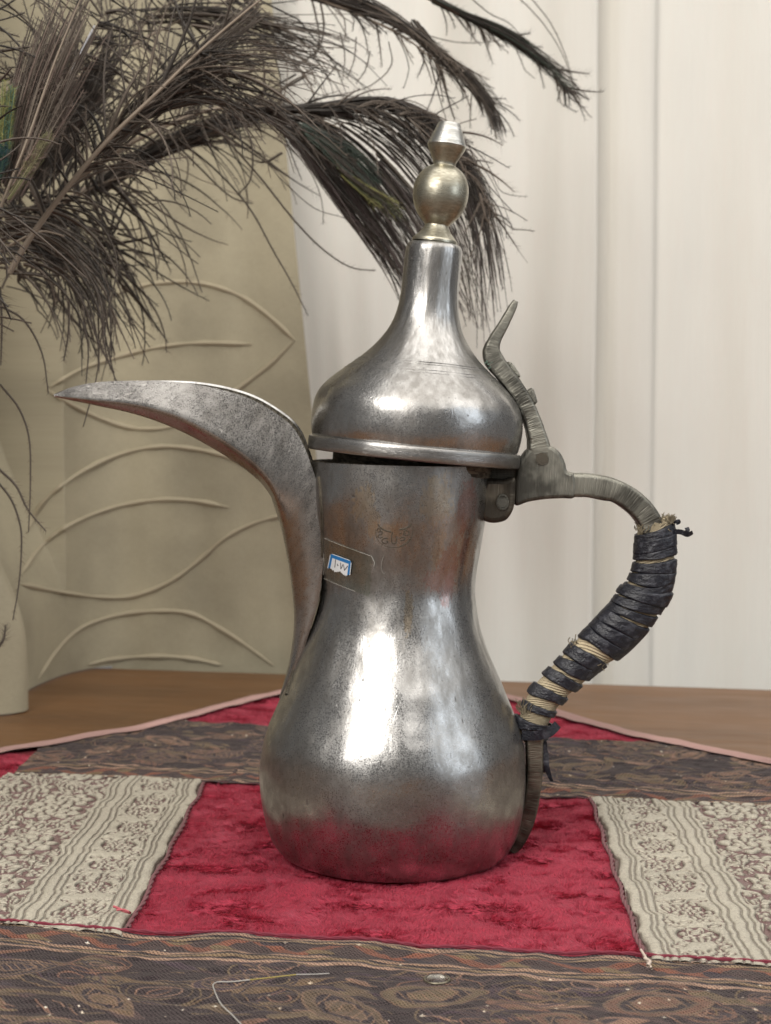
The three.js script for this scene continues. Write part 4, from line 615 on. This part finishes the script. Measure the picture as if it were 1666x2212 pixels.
// hairs growing from a quill, drooping
function comb(B, quill, d, n, seed, o = {}) {
  const { t0 = 0.1, t1 = 1, len = [0.02, 0.06], lean = 0.8, side = 0, droop = 0.5, r = 0.0006, cols = [D0, D1, D2], out = 0.6, wild = 1.0 } = o, q = crv(quill, d), R = mulberry(seed);
  for (let k = 0; k < n; k++) {
    const t = lerp(t0, t1, R()), p = q.getPoint(t), tg = q.getTangent(t), nx = V(-tg.y, tg.x, 0).normalize().multiplyScalar(side || (R() < 0.5 ? 1 : -1)), dir = tg.clone().multiplyScalar(lean * (0.3 + R())).add(nx.multiplyScalar(out * (0.4 + 1.1 * R()))).add(V((R() - 0.5) * wild, (R() - 0.5) * wild, (R() - 0.5) * 0.9)).normalize(), L = lerp(len[0], len[1], Math.pow(R(), 1.3)), pts = [p.clone()], cur = p.clone(), bend = droop * (0.3 + R()), turn = (R() - 0.5) * 2.6 * wild, kink = R() < 0.3 ? (R() - 0.5) * 1.6 : 0, kt = 3 + Math.floor(R() * 7), N = 12;
    for (let s = 0; s < N; s++) { cur.addScaledVector(dir, L / N); dir.y -= bend / N * 1.6; const a = turn / N * (0.4 + 1.2 * s / N) + (s === kt ? kink : 0), x = dir.x; dir.x = x * Math.cos(a) - dir.y * Math.sin(a); dir.y = x * Math.sin(a) + dir.y * Math.cos(a); dir.z += (R() - 0.5) * 0.08; dir.normalize(); pts.push(cur.clone()); }
    const c = cols[Math.floor(R() * cols.length)], m = 0.7 + 0.6 * R(); B.add(pts, r * (0.55 + 0.6 * R() + (R() < 0.16 ? 0.9 : 0)), r * 0.4, [c[0] * m, c[1] * m, c[2] * m], 0.7);
  }
}
function strands(B, list, d, seed, r = 0.0006) { const R = mulberry(seed); for (const l of list) { const c = crv(l, d), col = R() < 0.5 ? D0 : [0.075, 0.058, 0.044]; B.add(c.getPoints(18), r * (0.85 + 0.4 * R()), r * 0.45, col, 0.8); } }
function feather(label, quill, d, r0, mat, fill) {
  const o = thing(feather.n ? 'peacock_feather_' + String(feather.n).padStart(3, '0') : 'peacock_feather', label, 'feather', 'peacock feathers standing behind the pot'); feather.n = (feather.n || 0) + 1;
  delete o.userData.group;
  if (quill) { const c = crv(quill, d), n = 60, g = new THREE.TubeGeometry(c, n, r0, 8), p = g.attributes.position; for (let k = 0; k <= n; k++) { const m = c.getPointAt(k / n), s = lerp(1, 0.28, k / n); for (let j = 0; j <= 8; j++) { const i = k * 9 + j; p.setXYZ(i, lerp(m.x, p.getX(i), s), lerp(m.y, p.getY(i), s), lerp(m.z, p.getZ(i), s)); } } part('quill', g, mat, o); }
  const B = new Barbs(); fill(B); part('barbs', B.build(), featherMat, o, 'stuff');
  return o;
}
feather.n = 0;
feather('drooping eye feather arching behind the knob of the lid', [[150, 400, 0.86], [240, 335], [330, 285], [450, 238], [560, 230], [650, 242], [740, 280]].map(([u, v]) => [u, v, 0.86]), 0.86, 0.0016, quillMat, (B) => {
  const G = [[[540, 236], [690, 226], [830, 212], [940, 256], [1015, 345], [1060, 440], [1090, 560], [1094, 615]], [[570, 238], [720, 238], [830, 232], [920, 290], [990, 390], [1032, 500], [1042, 620], [1046, 735]], [[590, 238], [700, 258], [800, 325], [890, 425], [950, 520], [1000, 620], [1034, 712]], [[580, 242], [680, 290], [760, 380], [830, 470], [900, 580], [960, 680]], [[560, 244], [640, 320], [710, 420], [780, 510], [840, 590], [880, 655]]];
  bundle(B, G, 0.86, 230, 901, { r: 0.0006, jitter: 0.002, s0: [0, 0.45], s1: [0.62, 1], depth: 0.025, cols: [D0, D1, D1, [0.09, 0.066, 0.062]], curl: 0.007 });
  bundle(B, G.slice(0, 2), 0.86, 80, 902, { r: 0.00055, jitter: 0.0015, s0: [0, 0.3], s1: [0.4, 0.8], cols: [D1, D1, D0] });
  bundle(B, G.slice(3), 0.865, 80, 903, { r: 0.00055, jitter: 0.0015, s0: [0, 0.3], s1: [0.6, 0.95], cols: [D0, [0.10, 0.072, 0.07]] });
  bundle(B, [[[640, 262], [700, 282], [770, 320], [850, 395]], [[650, 285], [700, 330], [760, 395], [810, 450]]], 0.855, 210, 904, { r: 0.0006, jitter: 0.001, s0: [0, 0.6], s1: [0.5, 1], cols: [GREEN, [0.07, 0.08, 0.07], D0, GREEN], depth: 0.008, curl: 0.001 });
  bundle(B, [[[720, 345], [770, 385], [830, 420], [880, 445]], [[730, 375], [780, 420], [830, 460], [870, 500]]], 0.852, 70, 905, { r: 0.00042, jitter: 0.001, s0: [0, 0.5], s1: [0.5, 1], cols: [YEL, OLIVE, D0], depth: 0.006, curl: 0.001 });
  comb(B, [[640, 235], [760, 232], [900, 262], [1000, 350], [1060, 470]], 0.85, 90, 908, { len: [0.015, 0.045], lean: 1.2, out: 0.5, droop: 0.7, r: 0.0006, wild: 0.6 });
  comb(B, [[300, 300], [450, 238], [600, 230], [700, 255]], 0.86, 60, 906, { len: [0.015, 0.05], lean: 1.1, out: 0.5, droop: 0.5 });
  strands(B, [[[600, 380], [680, 450], [760, 480], [812, 560]], [[1000, 300], [1050, 350], [1080, 410], [1098, 420], [1140, 425]], [[1020, 420], [1080, 480], [1120, 540], [1140, 568]]], 0.85, 907, 0.0003);
});
feather('dark narrow feather at the top middle pointing down to the right', [[520, -60], [640, -20], [760, 25], [880, 85], [960, 150]], 0.9, 0.0012, quillMat, (B) => {
  bundle(B, [[[600, -25], [740, 18], [860, 52], [950, 128], [1000, 195]], [[700, -25], [830, 26], [920, 88], [990, 150], [1042, 200]], [[760, -25], [860, 36], [950, 116], [1030, 178], [1070, 240], [1092, 302]]], 0.9, 170, 911, { r: 0.00055, jitter: 0.0022, s0: [0, 0.4], s1: [0.55, 1], depth: 0.015, curl: 0.0025 });
  bundle(B, [[[900, 40], [960, 120], [1030, 175], [1070, 240], [1092, 302]], [[880, 40], [950, 126], [1025, 182], [1060, 240], [1075, 290]]], 0.9, 60, 912, { r: 0.0006, jitter: 0.0012, s0: [0, 0.4], s1: [0.7, 1], cols: [D1, D1, D0] });
  comb(B, [[640, -20], [760, 25], [880, 85], [960, 150], [1040, 215]], 0.9, 70, 914, { len: [0.012, 0.04], lean: 1.3, out: 0.45, droop: 0.5, r: 0.0006, wild: 0.5 });
  strands(B, [[[735, 70], [745, 120], [740, 175]], [[770, 80], [765, 130], [750, 170]], [[800, 110], [790, 150], [770, 180]], [[840, 90], [846, 140], [800, 185], [730, 205], [660, 215]], [[690, 140], [655, 165], [690, 205], [735, 195]]], 0.9, 913, 0.0004);
});
feather('dark feather in the upper right corner with a long thin tip', [[800, -80], [900, -20], [1010, 40], [1100, 80], [1190, 150]], 0.95, 0.0012, quillMat, (B) => {
  bundle(B, [[[880, -25], [985, 24], [1080, 62], [1160, 116], [1246, 204]], [[915, -25], [1020, 42], [1105, 88], [1190, 152], [1238, 208]]], 0.95, 130, 921, { r: 0.0006, jitter: 0.0018, s0: [0, 0.3], s1: [0.5, 1], cols: [D1, D1, D0, GREEN], curl: 0.002 });
  comb(B, [[900, -20], [1010, 40], [1100, 80], [1190, 150], [1230, 195]], 0.95, 60, 923, { len: [0.01, 0.035], lean: 1.4, out: 0.4, droop: 0.4, r: 0.0006, wild: 0.5, cols: [D0, D1] });
  strands(B, [[[1100, -25], [1165, 40], [1212, 110], [1240, 185]], [[1130, -25], [1190, 50], [1222, 120], [1243, 196]], [[1060, 60], [1130, 100], [1190, 130], [1230, 160]], [[920, 75], [980, 90], [1040, 92], [1090, 85]], [[1000, -20], [1060, 30], [1100, 50], [1140, 95]]], 0.95, 922, 0.00045);
});
feather('long feather with a thick pale quill rising from lower left to the top edge', [[20, 590], [60, 522], [150, 400], [240, 296], [340, 200], [430, 112], [520, 34], [600, -30]], 0.74, 0.0016, quillMat, (B) => {
  bundle(B, [[[260, 270], [340, 190], [434, 112], [540, 98], [640, 116], [766, 160]], [[240, 300], [330, 225], [440, 165], [540, 165], [640, 205], [700, 260]], [[220, 320], [310, 260], [420, 220], [520, 235], [600, 290], [640, 340]]], 0.76, 95, 931, { r: 0.0007, jitter: 0.006, s0: [0, 0.4], s1: [0.45, 1], depth: 0.05, curl: 0.02 });
  bundle(B, [[[200, 340], [330, 205], [440, 105], [560, 0]], [[215, 350], [350, 220], [460, 120], [590, 10]]], 0.76, 75, 932, { r: 0.0008, jitter: 0.004, s0: [0, 0.5], s1: [0.5, 1], depth: 0.03, curl: 0.003, cols: [D0, D2, [0.14, 0.115, 0.095]] });
  comb(B, [[60, 522], [150, 400], [240, 296], [340, 200], [520, 34]], 0.75, 75, 933, { len: [0.02, 0.07], lean: 0.9, out: 0.7, droop: 0.7, r: 0.0007 });
});
feather('leftmost feather with a green and yellow eye cut by the picture edge', [[-60, 640], [-10, 480], [60, 300], [120, 130], [190, -40]], 0.7, 0.001, quillMat, (B) => {
  bundle(B, [[[-30, 480], [0, 330], [40, 160], [100, -20]], [[20, 420], [60, 300], [110, 160], [190, -20]], [[40, 430], [90, 330], [150, 220], [230, 60]]], 0.71, 200, 941, { r: 0.0008, jitter: 0.003, s0: [0, 0.5], s1: [0.5, 1], cols: [D2, [0.15, 0.105, 0.085], D0], depth: 0.02, curl: 0.002 });
  bundle(B, [[[-20, 400], [-5, 320], [5, 250], [12, 170]], [[-5, 410], [18, 330], [26, 260], [34, 190]]], 0.70, 150, 942, { r: 0.0005, jitter: 0.001, s0: [0, 0.4], s1: [0.4, 1], cols: [YEL, [0.16, 0.2, 0.07], [0.05, 0.12, 0.08]], depth: 0.008, curl: 0.001 });
  bundle(B, [[[-10, 390], [0, 340], [6, 300]], [[0, 395], [10, 350], [16, 310]]], 0.697, 50, 943, { r: 0.0005, jitter: 0.001, s0: [0, 0.4], s1: [0.5, 1], cols: [[0.02, 0.06, 0.07], [0.03, 0.09, 0.06]], depth: 0.004, curl: 0.001 });
  bundle(B, [[[10, 430], [60, 350], [100, 280]], [[20, 440], [75, 360], [118, 285]]], 0.695, 60, 944, { r: 0.00045, jitter: 0.0012, s0: [0, 0.4], s1: [0.5, 1], cols: [[0.16, 0.15, 0.07], [0.2, 0.14, 0.11]], depth: 0.005, curl: 0.001 });
});
feather('feather with a glinting white quill end near the upper left corner', [[70, 310], [120, 220], [160, 140], [205, 55]], 0.8, 0.0016, whiteQuill, (B) => {
  comb(B, [[40, 420], [100, 260], [170, 120], [260, -20]], 0.81, 95, 951, { len: [0.02, 0.07], lean: 0.7, out: 0.9, droop: 0.4, r: 0.0007, cols: [D1, D0, D1] });
  bundle(B, [[[40, 430], [110, 300], [180, 180], [260, 20]], [[80, 430], [140, 320], [200, 230], [280, 90]]], 0.84, 100, 952, { r: 0.0009, jitter: 0.006, depth: 0.04, cols: [D1, D1, D0] });
});
feather('low feather whose strands fan and droop at the left edge', [[-80, 640], [-20, 560], [40, 520], [90, 500], [140, 510]], 0.78, 0.0012, quillMat, (B) => {
  bundle(B, [[[-40, 470], [60, 470], [150, 510], [215, 580], [218, 690], [205, 760]], [[-40, 520], [60, 505], [130, 545], [185, 610], [215, 700], [245, 800]], [[-40, 570], [40, 562], [110, 590], [165, 640], [200, 720], [230, 790]], [[-40, 610], [20, 610], [70, 640], [120, 690], [140, 760]]], 0.8, 40, 961, { r: 0.0009, jitter: 0.013, s0: [0, 0.3], s1: [0.5, 1], depth: 0.05, curl: 0.016 });
  bundle(B, [[[-30, 480], [80, 440], [180, 470], [240, 560], [230, 680]], [[-30, 540], [60, 520], [140, 560], [170, 640], [150, 740]]], 0.85, 44, 962, { r: 0.0008, jitter: 0.02, depth: 0.05, curl: 0.022, cols: [D1, D0] });
  strands(B, [[[-10, 570], [60, 562], [140, 600], [185, 665], [215, 745], [248, 805]], [[-10, 560], [70, 555], [130, 580], [180, 630], [205, 700], [213, 790], [180, 922]], [[150, 650], [148, 720], [138, 780]], [[0, 830], [40, 880], [62, 940], [66, 1040], [62, 1150]], [[-5, 1010], [35, 1050], [60, 1100], [100, 1148]], [[-5, 1040], [25, 1080], [45, 1140], [46, 1200], [40, 1270], [28, 1340]], [[0, 620], [4, 700], [2, 790]], [[-5, 1400], [8, 1380], [12, 1350]], [[60, 500], [130, 520], [190, 590], [222, 680], [212, 770]], [[-10, 520], [70, 500], [150, 545], [215, 640], [225, 740], [240, 800]], [[20, 590], [100, 600], [160, 660], [190, 740], [186, 830]], [[110, 440], [200, 470], [250, 550], [240, 650], [215, 720]], [[0, 660], [50, 690], [90, 760], [105, 850]]], 0.76, 963, 0.0007);
});
feather('middle feather lying almost level, its strands hanging before the drape', [[90, 470], [200, 400], [320, 340], [420, 300], [520, 270], [620, 262]], 0.92, 0.0022, quillMat, (B) => {
  bundle(B, [[[180, 420], [300, 330], [420, 275], [520, 240], [620, 225]], [[200, 430], [320, 350], [430, 300], [540, 265], [640, 262]]], 0.92, 110, 971, { r: 0.0009, jitter: 0.003, s0: [0, 0.5], s1: [0.5, 1], cols: [D1, D1, D0], curl: 0.008 });
  strands(B, [[[250, 420], [320, 415], [365, 460], [405, 540], [437, 632]], [[385, 300], [470, 370], [540, 450], [590, 540], [630, 610], [666, 682]], [[360, 290], [430, 360], [500, 425], [546, 440]], [[480, 290], [560, 380], [640, 480], [700, 540], [760, 578], [812, 584]], [[440, 260], [500, 300], [560, 340], [620, 380]], [[350, 180], [470, 170], [600, 215], [690, 240]], [[330, 240], [430, 215], [540, 235], [640, 300]], [[225, 330], [280, 380], [330, 410]], [[520, 240], [545, 320], [540, 390], [515, 420]], [[610, 330], [570, 350], [520, 335]], [[200, 480], [230, 520], [240, 600], [232, 690], [205, 770]], [[120, 350], [190, 370], [240, 440], [240, 540]]], 0.9, 972, 0.00075);
  comb(B, [[200, 400], [320, 340], [420, 300], [520, 262]], 0.92, 50, 973, { len: [0.03, 0.09], lean: 0.7, out: 0.8, droop: 1.0, r: 0.0006 });
});
feather('tangled dark feather crossing the left side above the low fan', [[-40, 560], [60, 480], [150, 430], [240, 390], [310, 375]], 0.88, 0.0014, quillMat, (B) => {
  comb(B, [[-40, 560], [60, 480], [150, 430], [260, 390]], 0.88, 95, 981, { len: [0.03, 0.09], lean: 0.5, out: 1, droop: 0.5, r: 0.0008, cols: [D1, D0, D0] });
  comb(B, [[-40, 640], [60, 600], [160, 560], [260, 500]], 0.9, 46, 982, { len: [0.03, 0.08], lean: 0.5, out: 1, droop: 0.5, r: 0.0008, cols: [D1, D0] });
});
feather('uppermost feather with loose strands crossing the top left of the picture', [[60, 260], [180, 160], [300, 90], [420, 30], [540, -10]], 0.9, 0.0014, quillMat, (B) => {
  comb(B, [[60, 260], [180, 160], [300, 90], [420, 30], [560, -20]], 0.9, 95, 991, { len: [0.03, 0.1], lean: 0.6, out: 0.9, droop: 0.5, r: 0.0007, cols: [D0, D1, D2] });
  bundle(B, [[[300, 60], [430, 60], [560, 95], [680, 130], [740, 175]], [[280, 20], [430, 10], [600, 40], [720, 90], [760, 160]]], 0.9, 44, 992, { r: 0.0007, jitter: 0.006, depth: 0.04, curl: 0.022 });
  strands(B, [[[690, -10], [700, 60], [685, 110], [640, 140]], [[672, -10], [684, 40], [690, 90], [678, 130]], [[640, 160], [560, 205], [500, 235]], [[660, 165], [570, 215], [520, 240]], [[280, 0], [300, 100], [305, 200], [300, 330]], [[200, 210], [330, 205]], [[340, 0], [400, 60], [440, 140]]], 0.92, 993, 0.0007);
});
feather('added bunch of feather barbs beyond the left edge, put there to shade the drape', null, 0.74, 0.001, quillMat, (B) => {  // barbs added off to the left to keep lamp light from the drape
  comb(B, [[-1000, 1000], [-800, 700], [-600, 450], [-420, 300]], 0.7, 320, 1003, { len: [0.03, 0.09], lean: 0.6, out: 0.9, droop: 0.7, r: 0.0012, cols: [D0, D1] });
  comb(B, [[-330, 900], [-300, 600], [-250, 300], [-170, 60], [-90, -140]], 0.72, 220, 1001, { len: [0.03, 0.09], lean: 0.8, out: 0.8, droop: 0.6, r: 0.001, cols: [D0, D1, D2] });
  comb(B, [[-460, 1000], [-390, 700], [-290, 500], [-190, 420], [-110, 400]], 0.66, 150, 1002, { len: [0.03, 0.075], lean: 0.6, out: 0.7, droop: 0.9, r: 0.001, cols: [D0, D1] });
});
renderer.render(scene, camera);
